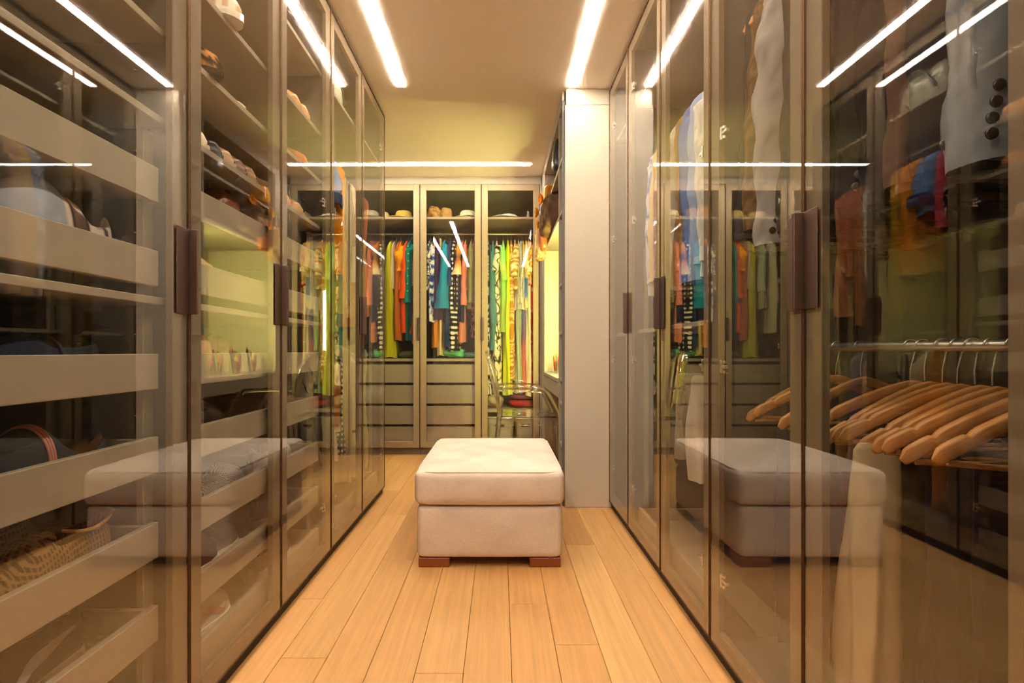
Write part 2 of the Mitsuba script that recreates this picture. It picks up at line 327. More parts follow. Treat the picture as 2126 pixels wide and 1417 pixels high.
for z in (1.832, 2.156): part(va, 'shelf', hexa(VF+.002, VB-.002, V1+.02, V2-.002, z-.012, z+.012), 'm_taupe')
part(va, 'countertop', hexa(VF-.012, VB-.002, V1+.02, V2-.002, .752, .778), 'm_drawer')
for a, b in ((V1+.022, 3.74), (3.744, V2-.004)): part(va, 'drawer', hexa(VF-.006, VF+.4, a, b, .650, .749), 'm_drawer')
part(va, 'plinth', hexa(VF+.04, VF+.055, V1+.02, V2-.002, .0, .06), 'm_dark')
part(va, 'filler', hexa(VF-.002, VF+.014, V0, V3, 2.502, H-.001), 'm_taupe')
part(va, 'mirror', hexa(VB-.012, VB-.003, 3.45, 4.08, .84, 1.78), 'm_mirror')
k = thing('vanity_light_bar', 'vertical yellow-green LED bar glowing inside the vanity niche', 'light')
part(k, 'diffuser', hexa(.50, .535, V1+.026, V1+.032, .96, 1.67), 'm_ceiling', emitter={'type': 'area', 'radiance': {'type': 'rgb', 'value': BAR}})
part(k, 'profile', hexa(.495, .54, V1+.0185, V1+.0255, .955, 1.675), 'm_frame')

# ================================================================ ottoman
ot = thing('ottoman', 'cream suede storage ottoman standing on the oak floor', 'ottoman')
OX, OY, OL, OW = -.046, 2.60, .83, .655
part(ot, 'cushion', move(rbox(OW+.01, OL+.01, .158, .034, puff=(.010, .010, .026)), (OX, OY, .352)), 'm_suede', True)
part(ot, 'base', move(rbox(OW-.008, OL-.008, .238, .03, puff=(.008, .008, 0)), (OX, OY, .157)), 'm_suede', True)
lp = []
for i in range(81):
    a = i/80*2*PI; c, s_ = math.cos(a), math.sin(a); e = .16
    lp.append([OX+(OW/2-.003)*math.copysign(abs(c)**e, c), OY+(OL/2-.003)*math.copysign(abs(s_)**e, s_)])
for z in (.422, .284): part(ot, 'piping', tube([[x, y, z] for x, y in lp], .0035, 6), 'm_suede', True)
for sx in (-1, 1):
    for sy in (-1, 1): part(ot, 'foot', hexa(OX+sx*(OW/2-.012), OX+sx*(OW/2-.15), OY+sy*(OL/2-.012), OY+sy*(OL/2-.12), .0, .042, .003), 'm_foot')

# ================================================================ clear chair
ch = thing('clear_armchair', 'transparent plastic armchair with oval back at the vanity desk', 'chair')
CX, CY = .215, 3.90
def cpos(v): return np.asarray(v)+np.array([CX, CY, 0])
seat = rbox(.50, .50, .034, .0165, puff=(0, 0, -.004)); sv = seat[0].copy(); sv[:, 1] *= 1-.06*(sv[:, 0] < 0)*np.abs(sv[:, 0])/.25
part(ch, 'seat', (cpos(sv+[.01, 0, .455]), seat[1]), 'm_clear', True)
n, m = 26, 40; V = []
for i in range(n):                                       # oval back, leaning
    r = i/(n-1)
    for j in range(m):
        a = j/m*2*PI
        y = .205*r*math.cos(a); z = .72+.225*r*math.sin(a)
        V.append([-.225-(z-.47)*.20+1.1*y*y*.6, y, z])
V = np.array(V); th = .007; n1 = len(V)
Fr = grid_faces(n, m, True)
back = np.vstack([V, V-[th, 0, 0]]); jj = np.arange(m); kk = (jj+1) % m; r0 = (n-1)*m
rim = np.vstack([np.stack([r0+jj, r0+kk, n1+r0+kk], 1), np.stack([r0+jj, n1+r0+kk, n1+r0+jj], 1)])
bm = trimesh.Trimesh(cpos(back), np.vstack([Fr, Fr[:, ::-1]+n1, rim[:, ::-1]]), process=False); trimesh.repair.fix_normals(bm)
part(ch, 'backrest', (np.array(bm.vertices), np.array(bm.faces)), 'm_clear', False)
part(ch, 'back_rim', tube(cpos([[-.225-(.72+.225*math.sin(a)-.47)*.2+.66*(.205*math.cos(a))**2, .21*math.cos(a), .72+.228*math.sin(a)] for a in np.linspace(0, 2*PI, 49)]), .011, 8), 'm_clear', True)
def smooth_path(pts, n=24):
    pts = np.array(pts, float); t = np.linspace(0, 1, len(pts))
    from scipy.interpolate import CubicSpline
    return CubicSpline(t, pts)(np.linspace(0, 1, n))
for s in (-1, 1):
    part(ch, 'armrest', tube(cpos(smooth_path([[-.255, s*.19, .66], [-.14, s*.25, .672], [.04, s*.262, .668], [.12, s*.262, .645], [.175, s*.25, .56], [.215, s*.235, .475]])), np.linspace(.016, .019, 24), 10), 'm_clear', True)
    part(ch, 'leg', tube(cpos(smooth_path([[.235, s*.225, .44], [.245, s*.228, .22], [.262, s*.234, 0]], 12)), np.linspace(.022, .012, 12), 10), 'm_clear', True)
    part(ch, 'leg', tube(cpos(smooth_path([[-.215, s*.205, .52], [-.225, s*.212, .40], [-.25, s*.218, .2], [-.30, s*.225, 0]], 14)), np.linspace(.021, .012, 14), 10), 'm_clear', True)
    part(ch, 'apron', hexa(CX-.19, CX+.215, CY+s*.232-.006, CY+s*.232+.006, .405, .437, .003), 'm_clear')

# ================================================================ garments
def sstep(a, b, x):
    t = np.clip((x-a)/(b-a), 0, 1); return t*t*(3-2*t)
def soft(x, w): return np.clip(x/w+.5, 0, 1)[:, None]
def plain(c): return lambda P: np.broadcast_to(np.array(lin(*c)), P.shape)
def dots(bg, fg, per=.045, r=.36, seed=0):
    def fn(P):
        a, b = (P[:, 0]+P[:, 1])/per, P[:, 2]/per
        i, j = np.floor(a), np.floor(b); h = np.sin(i*12.9+j*78.2+seed)*43758.5; h -= np.floor(h)
        d = soft((r*(.55+.6*h)-np.hypot(a-i-.5-(h-.5)*.3, b-j-.5+(h-.5)*.3))*per, .005)
        return np.array(lin(*bg))*(1-d)+np.array(lin(*fg))*d
    return fn
def stripes(a, b, per=.02, axis=0, duty=.5):
    def fn(P):
        x = (P[:, 0]+.7*P[:, 1]) if axis == 0 else P[:, 2]
        return np.where(((x/per) % 1 < duty)[:, None], lin(*a), lin(*b))
    return fn
def blot(cols, sc=14, thr=(.5,), seed=0, st=(1, 1, 1)):
    def fn(P):
        q = meshkit.fbm(P*np.array(st)*sc+seed*7.3, 3, seed); out = np.tile(lin(*cols[0]), (len(P), 1))
        for t, c in zip(thr, cols[1:]): k = soft(q-t, .05); out = out*(1-k)+np.array(lin(*c))*k
        return out
    return fn
def zebra(a, b, sc=16, k=5, seed=0):
    def fn(P):
        q = meshkit.fbm(P*np.array([.6, 1, 1])*sc*.5+seed, 2, seed)
        m = soft(np.sin((P[:, 2]*17+q*k)*6.28)-.1, .5); return np.array(lin(*b))*(1-m)+np.array(lin(*a))*m
    return fn
def veins(bg, fg, sc=12, w=.022, seed=0):
    def fn(P):
        q = meshkit.fbm(P*sc+seed*5.1, 2, seed); r = meshkit.fbm(P*sc*.6+seed*9.7+40, 2, seed+7)
        m = np.maximum(np.maximum(soft(w-np.abs(q-.5), w*.7), soft(w*.6-np.abs(r-.5), w*.5)), soft(q-.78, .05)); return np.array(lin(*bg))*(1-m)+np.array(lin(*fg))*m
    return fn
def bands(stops):
    def fn(P):
        z = -P[:, 2]+.02*(meshkit.noise(P*30)-.5)
        return np.stack([np.interp(z, [s[0] for s in stops], [lin(*s[1])[i] for s in stops]) for i in range(3)], 1)
    return fn
def body(W, L, Tk, neck, drop, hem, flare, fold, seed, nz, nc, lean=0):
    rs = np.random.default_rng(seed); t = np.linspace(0, 1, nz)**.85; a = np.arange(nc)*2*PI/nc
    w = t*L
    hu = np.where(w < drop, neck+(W/2-neck)*np.sin(np.clip(w/max(drop, 1e-4), 0, 1)*PI/2)**.9, W/2*(1+(hem-1)*((w-drop)/max(L-drop, .01)).clip(0)**1.1))
    hv = Tk/2*(.3+.7*sstep(0, .16, w))*(1+(flare-1)*t)
    c, s = np.cos(a), np.sin(a)
    u = hu[:, None]*np.sign(c)*np.abs(c)**.75; v = hv[:, None]*np.sign(s)*np.abs(s)**.8
    ph = rs.uniform(0, 6, 4); kf = rs.uniform(38, 60)
    amp = fold*sstep(.08, .6, t)[:, None]
    v = v+amp*(np.sin(kf*u+ph[0]+1.2*np.sin(5*w[:, None]+ph[1]))+.6*np.sin(kf*2.1*u+ph[2]+2*w[:, None]))
    u = u*(1+.02*np.sin(9*w[:, None]+ph[3]))+amp*.8*np.sin(3*a[None, :]+7*w[:, None]+ph[2])+lean*t[:, None]
    v = v+.010*sstep(.05, .3, t)[:, None]*(meshkit.fbm(np.stack([u*9, 0*u+seed, w[:, None]*5+0*u], -1), 3, 3)-.5)
    ed = (np.abs(c)**1.5*np.sign(c))[None]; u = u+.020*ed*sstep(.03, .2, t)[:, None]*(meshkit.fbm(np.stack([v*45+seed*1.9+2*np.sign(u), 0*u+ph[1], w[:, None]*4+0*u], -1), 3, 4)-.5)+.006*ed*np.sin(v/np.maximum(hv, .01)[:, None]*5.5+ph[0]+2.5*w[:, None])*sstep(.1, .5, t)[:, None]
    z = -np.repeat(w[:, None], nc, 1)-.006*np.sin(3*a[None, :]+ph[1])*t[:, None]
    P = np.stack([u, v, z], -1).reshape(-1, 3)
    f = grid_faces(nz, nc, True)
    P = np.vstack([P, [[0, 0, .004]]]); j = np.arange(nc); f = np.vstack([f, np.stack([j*0+len(P)-1, (j+1) % nc, j], 1)])
    return P, f
def sleeve(side, W, drop, Ls, r0, r1, Tk, seed, nz, nc, out=.02, puff=0, vo=0):
    rs = np.random.default_rng(seed+50); t = np.linspace(0, 1, nz); a = np.arange(nc)*2*PI/nc; ph = rs.uniform(0, 6, 3)
    r = r0+(r1-r0)*t+puff*np.sin(PI*np.clip(t*1.15, 0, 1))
    u0 = W/2-r0*.9+out*t+.012*np.sin(3*t+ph[0]); v0 = vo+.012*np.sin(2.5*t+ph[1])
    wz = drop*.55+t*Ls
    kv = np.minimum(1, .75+.3*t)
    wr = .06*np.sin(14*t[:, None]*Ls/.4+2*a[None]+ph[0])+.06*np.sin(3*a[None]+ph[1]+5*t[:, None])+.34*(meshkit.fbm(np.stack([np.cos(a)[None]*1.6+0*t[:, None], np.sin(a)[None]*1.6+0*t[:, None], t[:, None]*Ls*13+0*a[None]], -1)+seed*3.7, 3, 5)-.5)*.6
    u = u0[:, None]+r[:, None]*np.cos(a)*(1+wr); v = v0[:, None]+(r*kv)[:, None]*.72*np.sin(a)*(1+wr)
    z = -wz[:, None]+.0*a[None]
    z = z-.02*np.cos(a)[None]*t[:, None]*0
    top = np.clip(t/.12, 0, 1)[:, None]; u = (u0-.03)[:, None]*(1-top)+u*top
    P = np.stack([side*u, v, np.broadcast_to(z, u.shape)], -1).reshape(-1, 3)
    f = grid_faces(nz, nc, True)
    return P, f if side > 0 else f[:, ::-1]
def garment(name, label, cat, loc, rz, col, W=.42, L=.7, Tk=.055, neck=.055, drop=.11, hem=1.0, flare=1.3, fold=.006, sl=0, r0=.06, r1=.045, puff=0, seed=0, res=1.0, group=None, mat='m_cloth', out=.02, cuff=None, buttons=0, sides=(-1, 1), collar=None, scol=None, lean=0, bcol=(235, 232, 222), lapel=None):
    """hangs at loc (neck point); local u (across) runs along x when rz = 0"""
    k = thing(name, label, cat, group)
    fn = col if callable(col) else plain(col)
    nz, nc = int(54*res*(1 if res <= 1 else 1.2)), int(64*res)
    P, f = body(W, L, Tk, neck, drop, hem, flare, fold, seed, nz, nc, lean)
    part(k, 'body', (turn(P, rz, loc), f), mat, True, color=fn(P))
    if sl:
        for s in sides:
            P, f = sleeve(s, W, drop, sl, r0, r1, Tk, seed+s, int(26*res), int(20*res), out, puff)
            c = np.array((scol or fn)(P))
            part(k, 'sleeve', (turn(P, rz, loc), f), mat, True, color=c)
            if cuff:
                z1 = P[:, 2].min(); ring = P[-int(20*res):]
                ce = ring.mean(0); rr = (ring-ce)*1.06
                Q = np.vstack([ce+rr+[0, 0, .05], ce+rr+[0, 0, -.004]])
                part(k, 'cuff', (turn(Q, rz, loc), grid_faces(2, int(20*res), True)), mat, True, color=lin(*cuff))
            if buttons and s == buttons_side(rz):
                ring = P[-int(20*res):]; ce = ring.mean(0)
                for i in range(buttons):
                    zz = ce[2]+.035+i*.026; bx = ce[0]+s*(r1*.80-.006*i); hv = P[(np.abs(P[:, 2]-zz) < .03) & (np.abs(P[:, 0]-bx) < .022)][:, 1].min()
                    b = lathe([(0, .004), (.008, .004), (.0095, .002), (.0095, -.001), (0, -.001)], 12)
                    bv = b[0][:, [0, 2, 1]]*np.array([1, -1, 1])
                    q = bv+np.array([bx, hv-.002, zz])
                    part(k, 'button', (turn(q, rz, loc), b[1]), 'm_gloss', True, color=lin(*bcol))
    if lapel:
        Q = []
        for s in (-1, 1):
            Q.append((np.array([[s*.02, -Tk/2-.004, -.01], [s*.085, -Tk/2-.006, -.06], [s*.10, -Tk/2-.012, -.16], [s*.02, -Tk/2-.010, -.42], [s*.005, -Tk/2-.004, -.2]]), np.array([[0, 1, 4], [1, 2, 4], [2, 3, 4]])))
        g = join(Q); part(k, 'lapel', (turn(g[0], rz, loc), g[1]), mat, False, color=lin(*lapel))
    if collar:
        a = np.linspace(0, 2*PI, 25)
        g = tube(np.stack([.058*np.cos(a), .026*np.sin(a), .012+.006*np.cos(2*a)], 1), .012, 6)
        part(k, 'collar', (turn(g[0], rz, loc), g[1]), mat, True, color=lin(*collar))
    return k
def buttons_side(rz): return -1 if abs(rz) < .6 else 1

# coat hangers: one shared wire hanger and one shared wooden hanger
def hook(r=.0022, h=.085):
    a = np.linspace(-.35*PI, 1.0*PI, 18)
    p = [[0, 0, 0], [0, 0, h*.2]]+[[.016*math.cos(x)*1.0-.0, 0, h-.016+.016*math.sin(x)] for x in a]
    p = np.array(p); p[:2, 0] = 0; p[1, 2] = h*.3
    return tube(p, r, 6)
HK = hook(); 
def thin_arm(W):
    s = np.linspace(-1, 1, 25); 
    return tube(np.stack([W/2*s, 0*s, -.0-.10*np.abs(s)**1.25], 1), .0045, 6)
HKP = mikit.ply(HK, 'm_chrome', smooth=True); TA = thin_arm(.36)
TAP = {c: mikit.ply(TA, 'm_cloth', smooth=True, color=np.tile(lin(*v), (len(TA[0]), 1))) for c, v in {'black': (30, 26, 24), 'white': (225, 220, 205), 'brown': (150, 104, 62)}.items()}
def hl(label, pre='slim hanger holding the '):
    w = label.split()
    if len(w) > 11:
        cut = [i for i, x in enumerate(w[:12]) if i > 2 and x in ('with', 'in', 'at', 'beside', 'behind', 'below', 'on', 'near', 'right', 'left', 'among', 'between', 'reaching', 'under', 'against', 'hanging')]
        w = w[:cut[-1]] if cut else w[:11]
    return pre+' '.join(w)
def thin_hanger(loc, rz, c, label, group=None):
    k = thing('coat_hanger', label, 'hanger', group); M = T().translate(list(loc)).rotate([0, 0, 1], math.degrees(rz))
    scene[k+'__hook'] = {**HKP, 'to_world': M}; scene[k+'__arm'] = {**TAP[c], 'to_world': M}
    return k
def wood_arm(W=.44):
    n, m = 61, 12; s = np.linspace(-1, 1, n); V = []; UV = []
    for q in s:
        z = -.012-.118*abs(q)**1.35; hh = .012+.0055*abs(q)
        tv = .007+.003*math.sin(min(1, abs(q))*PI)
        if abs(q) > .93: k_ = math.sqrt(max(0, 1-((abs(q)-.93)/.07)**2)); hh *= .12+.88*k_; tv *= .3+.7*k_
        dip = .007*math.exp(-((abs(q)-.76)/.022)**2)
        v0 = .026*(q*q)-.01
        for j in range(m):
            a = j/m*2*PI; ca, sa = math.cos(a), math.sin(a)
            zz = hh*math.copysign(abs(sa)**.6, sa)
            if sa > 0: zz -= dip
            V.append([W/2*q, v0+tv*math.copysign(abs(ca)**.6, ca), z+zz]); UV.append([q, .03*j+.4*zz])
    V = np.array(V); f = grid_faces(n, m, True)
    V = np.vstack([V, V[:m].mean(0), V[-m:].mean(0)]); UV += [[-1, 0], [1, 0]]; j = np.arange(m); c0 = n*m
    f = np.vstack([f, np.stack([j*0+c0, (j+1) % m, j], 1), np.stack([j*0+c0+1, (n-1)*m+j, (n-1)*m+(j+1) % m], 1)])
    return (V, f), np.array(UV)
WA, WAUV = wood_arm(); WAP = mikit.ply(WA, 'm_hanger', smooth=True, uv=WAUV)
WB_ = tube([[-.195, .014, -.135], [0, .004, -.142], [.195, .014, -.135]], .0055, 8); WBP = mikit.ply(WB_, 'm_hanger', smooth=True, uv=np.stack([WB_[0][:, 0]*4, WB_[0][:, 2]*3], 1))
HK2 = mikit.ply(hook(.0021, .095), 'm_chrome', smooth=True)
def wood_hanger(loc, rz, tilt, label, group=None, bar=True):
    k = thing('wooden_hanger', label, 'hanger', group)
    M = T().translate(list(loc)).rotate([0, 0, 1], math.degrees(rz)).rotate([0, 1, 0], tilt)
    scene[k+'__arm'] = {**WAP, 'to_world': M}; scene[k+'__hook'] = {**HK2, 'to_world': M}
    if bar: scene[k+'__bar'] = {**WBP, 'to_world': M}
    return k

# ================================================================ clothes in the back wardrobe
SC = .004524
def bz(py): return .96+(727-py)*SC
def bg(px, bot, tk, col, name, cat, label, hc='black', W=.40, **kw):
    x = (px-1038)*SC; top = 2.026; seed = int(px)
    kw.setdefault('flare', 1.25); kw.setdefault('fold', .005)
    garment(name, label, cat, (x, 4.86, top), PI/2, col, W=W, L=top-bz(bot), Tk=tk*SC/kw['flare']**.5, seed=seed, **kw)
    thin_hanger((x, 4.86, top), PI/2, hc, hl(label))
CR = (228, 216, 186)
# left bays (seen past the left wardrobe and mirrored in its glass)
bg(640, 690, 16, (66, 74, 60), 'dress', 'dress', 'dark moss dress at the far left of the back wardrobe', sl=.5)
bg(668, 700, 18, (160, 150, 130), 'cardigan', 'cardigan', 'stone coloured cardigan near the left end of the back wardrobe', sl=.55)
bg(700, 660, 18, (54, 110, 96), 'blouse', 'blouse', 'dark sea-green blouse at the left of the back wardrobe', sl=.5)
bg(726, 720, 16, (120, 60, 50), 'dress', 'dress', 'maroon dress beside the sea-green blouse in the back wardrobe', sl=.3)
bg(760, 690, 18, (196, 190, 160), 'shirt', 'shirt', 'pale sage shirt with long sleeves left of the lime dress', sl=.55, r0=.055)
bg(784, 640, 18, (170, 178, 150), 'blouse', 'blouse', 'pale grey-green blouse hanging left of the lime dress', sl=.45)
# visible strip
bg(806, 742, 22, (176, 172, 20), 'dress', 'dress', 'long lime-olive dress reaching the drawer top', flare=1.7, fold=.010, W=.40)
bg(814, 600, 10, (196, 184, 160), 'top', 'top', 'pale beige camisole behind the lime dress', hc='white')
bg(824, 706, 16, (170, 92, 28), 'dress', 'dress', 'caramel brown dress below the puffed orange sleeve', flare=1.5)
bg(830, 560, 16, (240, 158, 16), 'blouse', 'blouse', 'bright orange blouse with a puffed sleeve', sl=.26, r0=.05, r1=.052, puff=.045, seed=3) if False else garment('blouse', 'bright orange blouse with a puffed sleeve', 'blouse', ((827-1038)*SC, 4.87, 2.026), PI/2, (240, 158, 16), W=.36, L=.50, Tk=.05, sl=.26, r0=.045, r1=.05, puff=.05, seed=3, res=1.2)
bg(840, 692, 20, (232, 84, 24), 'tunic', 'tunic', 'red-orange tunic with lace hem beside the teal shirt', flare=1.6, sl=.52, r0=.045, r1=.06, fold=.008)
bg(846, 706, 12, (20, 110, 100), 'skirt', 'skirt', 'dark teal skirt below the red-orange tunic')
garment('shirt', 'teal shirt with a column of small pale buttons on its sleeve', 'shirt', ((848-1038)*SC, 4.84, 2.026), PI/2, (16, 128, 114), W=.42, L=.56, Tk=.07, sl=.56, r0=.06, r1=.056, seed=9, res=1.6)
for i in range(7):
    bb = lathe([(0, .003), (.0045, .002), (.0055, 0), (0, -.001)], 12); zq = 1.93-.07*i
    part('shirt_001', 'button', (bb[0][:, [0, 2, 1]]*np.array([1, -1, 1])+np.array([(849-1038)*SC+.004*math.sin(i), 4.84-.224-.003*i, zq]), bb[1]), 'm_gloss', True, color=lin(226, 226, 206))
thin_hanger(((848-1038)*SC, 4.86, 2.026), PI/2, 'white', 'slim white hanger inside the teal shirt with pale buttons')
bg(860, 712, 12, (176, 120, 86), 'dress', 'dress', 'dusty peach dress right of the teal shirt', sl=.4, r0=.04)
bg(869, 690, 12, (96, 70, 58), 'cardigan', 'cardigan', 'brown cardigan at the right end of the first back bay', sl=.5, r0=.04)
# middle bay
bg(888, 600, 12, veins((232, 228, 214), (46, 58, 90), 22, .05, 2), 'blouse', 'blouse', 'white blouse with dark scribbled print at the left of the middle bay', sl=.3, r0=.04, r1=.05, res=1.5)
bg(895, 668, 14, blot([(226, 228, 232), (92, 124, 190), (40, 66, 140)], 26, (.5, .6), 4), 'shirt', 'shirt', 'white shirt with blue floral print', sl=.58, r0=.045, r1=.03, res=1.8)
bg(906, 664, 20, (58, 44, 84), 'dress', 'dress', 'dark purple dress beside the turquoise blouse', flare=1.7, fold=.008)
garment('blouse', 'turquoise blue blouse with a wide flared sleeve', 'blouse', ((920-1038)*SC, 4.85, 2.03), PI/2, (24, 140, 176), W=.40, L=.60, Tk=.06, flare=1.6, sl=.62, r0=.035, r1=.10, seed=12, res=1.3)
thin_hanger(((920-1038)*SC, 4.86, 2.026), PI/2, 'black', 'slim black hanger inside the turquoise blue blouse')
bg(931, 720, 18, (38, 62, 110), 'dress', 'dress', 'navy blue dress between the turquoise blouse and the polka dots', flare=1.4, sl=.4, r0=.04)
bg(941, 728, 20, dots((26, 28, 36), (236, 232, 220), .046, .30, 2), 'dress', 'dress', 'black dress with white polka dots', res=4.0, flare=1.4, W=.44)
garment('blouse', 'orange and white tie-dye blouse with a bell sleeve', 'blouse', ((950-1038)*SC, 4.85, 2.026), PI/2, bands([(0, (230, 150, 60)), (.12, (232, 150, 50)), (.2, (120, 84, 70)), (.25, (236, 140, 40)), (.32, (240, 210, 150)), (.4, (240, 230, 190))]), W=.40, L=.36, Tk=.05, sl=.30, r0=.03, r1=.065, seed=21, res=1.6)
bg(955, 668, 20, (28, 38, 70), 'blazer', 'blazer', 'navy blazer behind the salmon blouse', flare=1.3, sl=.3)
garment('blouse', 'salmon pink blouse with a ruffled cuff', 'blouse', ((965-1038)*SC, 4.85, 2.026), PI/2, (222, 132, 116), W=.40, L=.5, Tk=.05, sl=.58, r0=.028, r1=.04, seed=23, cuff=(222, 132, 116))
bg(977, 640, 18, (140, 146, 96), 'cardigan', 'cardigan', 'sage green knitted cardigan at the right of the middle bay', flare=1.3, sl=.56, r0=.042, r1=.055)
bg(983, 700, 12, blot([(120, 60, 54), (170, 120, 100), (60, 44, 40)], 30, (.48, .6), 8), 'skirt', 'skirt', 'speckled brown-red skirt under the sage cardigan', res=1.5)
bg(900, 722, 14, (206, 130, 44), 'trousers', 'trousers', 'ochre trousers folded at the left of the middle bay', hc='brown', neck=.15, drop=.02, W=.32, fold=.004)
bg(912, 738, 14, (232, 214, 160), 'trousers', 'trousers', 'cream trousers behind the ochre trousers', hc='brown', neck=.15, drop=.02, W=.28)
bg(958, 710, 16, (222, 140, 120), 'skirt', 'skirt', 'salmon skirt hanging below the navy blazer', W=.36)
# right bay, long dresses
bg(1013, 820, 10, veins((26, 24, 26), (230, 222, 206), 16, .07, 31), 'dress', 'dress', 'black dress with cream flowers at the left of the right bay', res=2, flare=1.5)
garment('dress', 'dusty teal wrap dress with long sleeves', 'dress', ((1023-1038)*SC, 4.85, 2.02), PI/2, (72, 132, 130), W=.40, L=1.06, Tk=.06, flare=1.7, fold=.010, sl=.75, r0=.035, r1=.05, seed=32)
bg(1031, 800, 16, veins((238, 228, 196), (40, 36, 32), 11, .026, 5), 'dress', 'dress', 'long cream dress with black branch print', res=2.2, flare=2.0, sl=.26, r0=.045, r1=.05)
bg(1045, 690, 16, bands([(0, (150, 220, 120)), (.2, (150, 226, 130)), (.3, (190, 214, 110)), (.45, (150, 220, 90)), (.7, (160, 190, 60)), (1, (150, 190, 80))]), 'dress', 'dress', 'mint green dress with tie-dye bands', flare=1.8, sl=.35, r0=.04)
bg(1055, 820, 16, (214, 226, 10), 'dress', 'dress', 'neon yellow maxi dress in the right bay', flare=1.8, fold=.009)
bg(1062, 790, 14, zebra((240, 214, 130), (196, 128, 30), 18, 5, 7), 'dress', 'dress', 'yellow and rust patterned maxi dress', res=1.8, flare=1.4)
garment('blouse', 'cream and mustard zebra striped blouse with a gathered cuff', 'blouse', ((1070-1038)*SC, 4.84, 2.026), PI/2, zebra((242, 226, 176), (190, 140, 40), 30, 2, 9), W=.42, L=.5, Tk=.05, sl=.32, r0=.03, r1=.045, puff=.02, seed=35, res=2)
garment('skirt', 'pale grey and blue pleated striped skirt', 'skirt', ((1082-1038)*SC, 4.82, 2.0), PI/2, stripes((216, 208, 180), (120, 136, 150), .018, 0, .6), W=.36, L=.66, Tk=.05, flare=2.6, drop=.05, neck=.12, fold=.008, seed=36, res=1.8)
bg(1078, 816, 14, (176, 196, 160), 'dress', 'dress', 'pale sea-green long dress under the pleated skirt', flare=1.6, fold=.008)
bg(1087, 815, 12, bands([(0, (230, 210, 120)), (.55, (230, 196, 60)), (.62, (90, 104, 150)), (.95, (120, 90, 130)), (1.05, (186, 96, 92)), (1.4, (206, 126, 84))]), 'dress', 'dress', 'long dress banded in yellow, blue and red', flare=1.5)
bg(1094, 640, 14, bands([(0, (240, 214, 110)), (.36, (240, 220, 150)), (.40, (60, 110, 190)), (.55, (90, 130, 200)), (.62, (236, 220, 150))]), 'tunic', 'tunic', 'pale yellow tunic with a blue hem', sl=.3, r0=.04)
bg(1099, 822, 16, (238, 226, 190), 'dress', 'dress', 'cream white maxi dress near the right edge', flare=1.8, fold=.009)
garment('blouse', 'yellow and rust print blouse with a draped sleeve', 'blouse', ((1102-1038)*SC, 4.84, 2.02), PI/2, blot([(240, 200, 60), (206, 110, 30), (250, 236, 190)], 18, (.48, .6), 12), W=.42, L=.4, Tk=.05, sl=.27, r0=.04, r1=.055, seed=40, res=1.6)
bg(1105, 816, 9, blot([(196, 40, 34), (236, 200, 150)], 34, (.6,), 15), 'dress', 'dress', 'red printed dress at the right edge of the back wardrobe', sl=.4, r0=.035, res=1.5)

def folded(name, label, cat, loc, sx, sy, sz, col, seed=0, rz=0, bump=.25, mat='m_cloth'):
    p, f = rbox(1, 1, 1, .42, 8)
    p = p*np.array([sx, sy, sz]); q = meshkit.fbm(p*np.array([22, 22, 34])+seed*3.1, 3, seed)-.5
    nrm = p/np.array([sx, sy, sz]); p = p+nrm*q[:, None]*sz*bump*2; p[:, 2] = np.maximum(p[:, 2], -sz/2)
    fn = col if callable(col) else plain(col)
    k = thing(name, label, cat); put(k, (turn(p, rz, (loc[0], loc[1], loc[2]+sz/2)), f), mat, True, color=fn(p)); return k
folded('folded_shawl', 'mint green scarf heaped on the drawer top of the middle bay', 'scarf', (-.44, 4.82, .885), .22, .2, .10, (104, 206, 138), 1, bump=.5)
folded('folded_shawl', 'grey-green scarf lying right of the mint heap', 'scarf', (-.28, 4.82, .885), .15, .2, .06, (110, 160, 140), 2, bump=.5)
folded('folded_cloth', 'olive cloth bunched on the drawer top beside the lime dress', 'cloth', (-.90, 4.80, .885), .16, .2, .07, (96, 100, 66), 3, bump=.5)
folded('folded_stack', 'beige folded throw on the low shelf of the right bay', 'throw', (-.05, 4.80, .416), .17, .24, .12, (176, 164, 130), 4, bump=.3)
folded('folded_stack', 'dark red folded cloth on the low shelf of the right bay', 'cloth', (.21, 4.80, .416), .24, .26, .075, (170, 44, 40), 5, bump=.3)
folded('folded_stack', 'maroon folded cloth on top of the dark red one', 'cloth', (.22, 4.80, .492), .22, .24, .055, (120, 44, 44), 6, bump=.3)
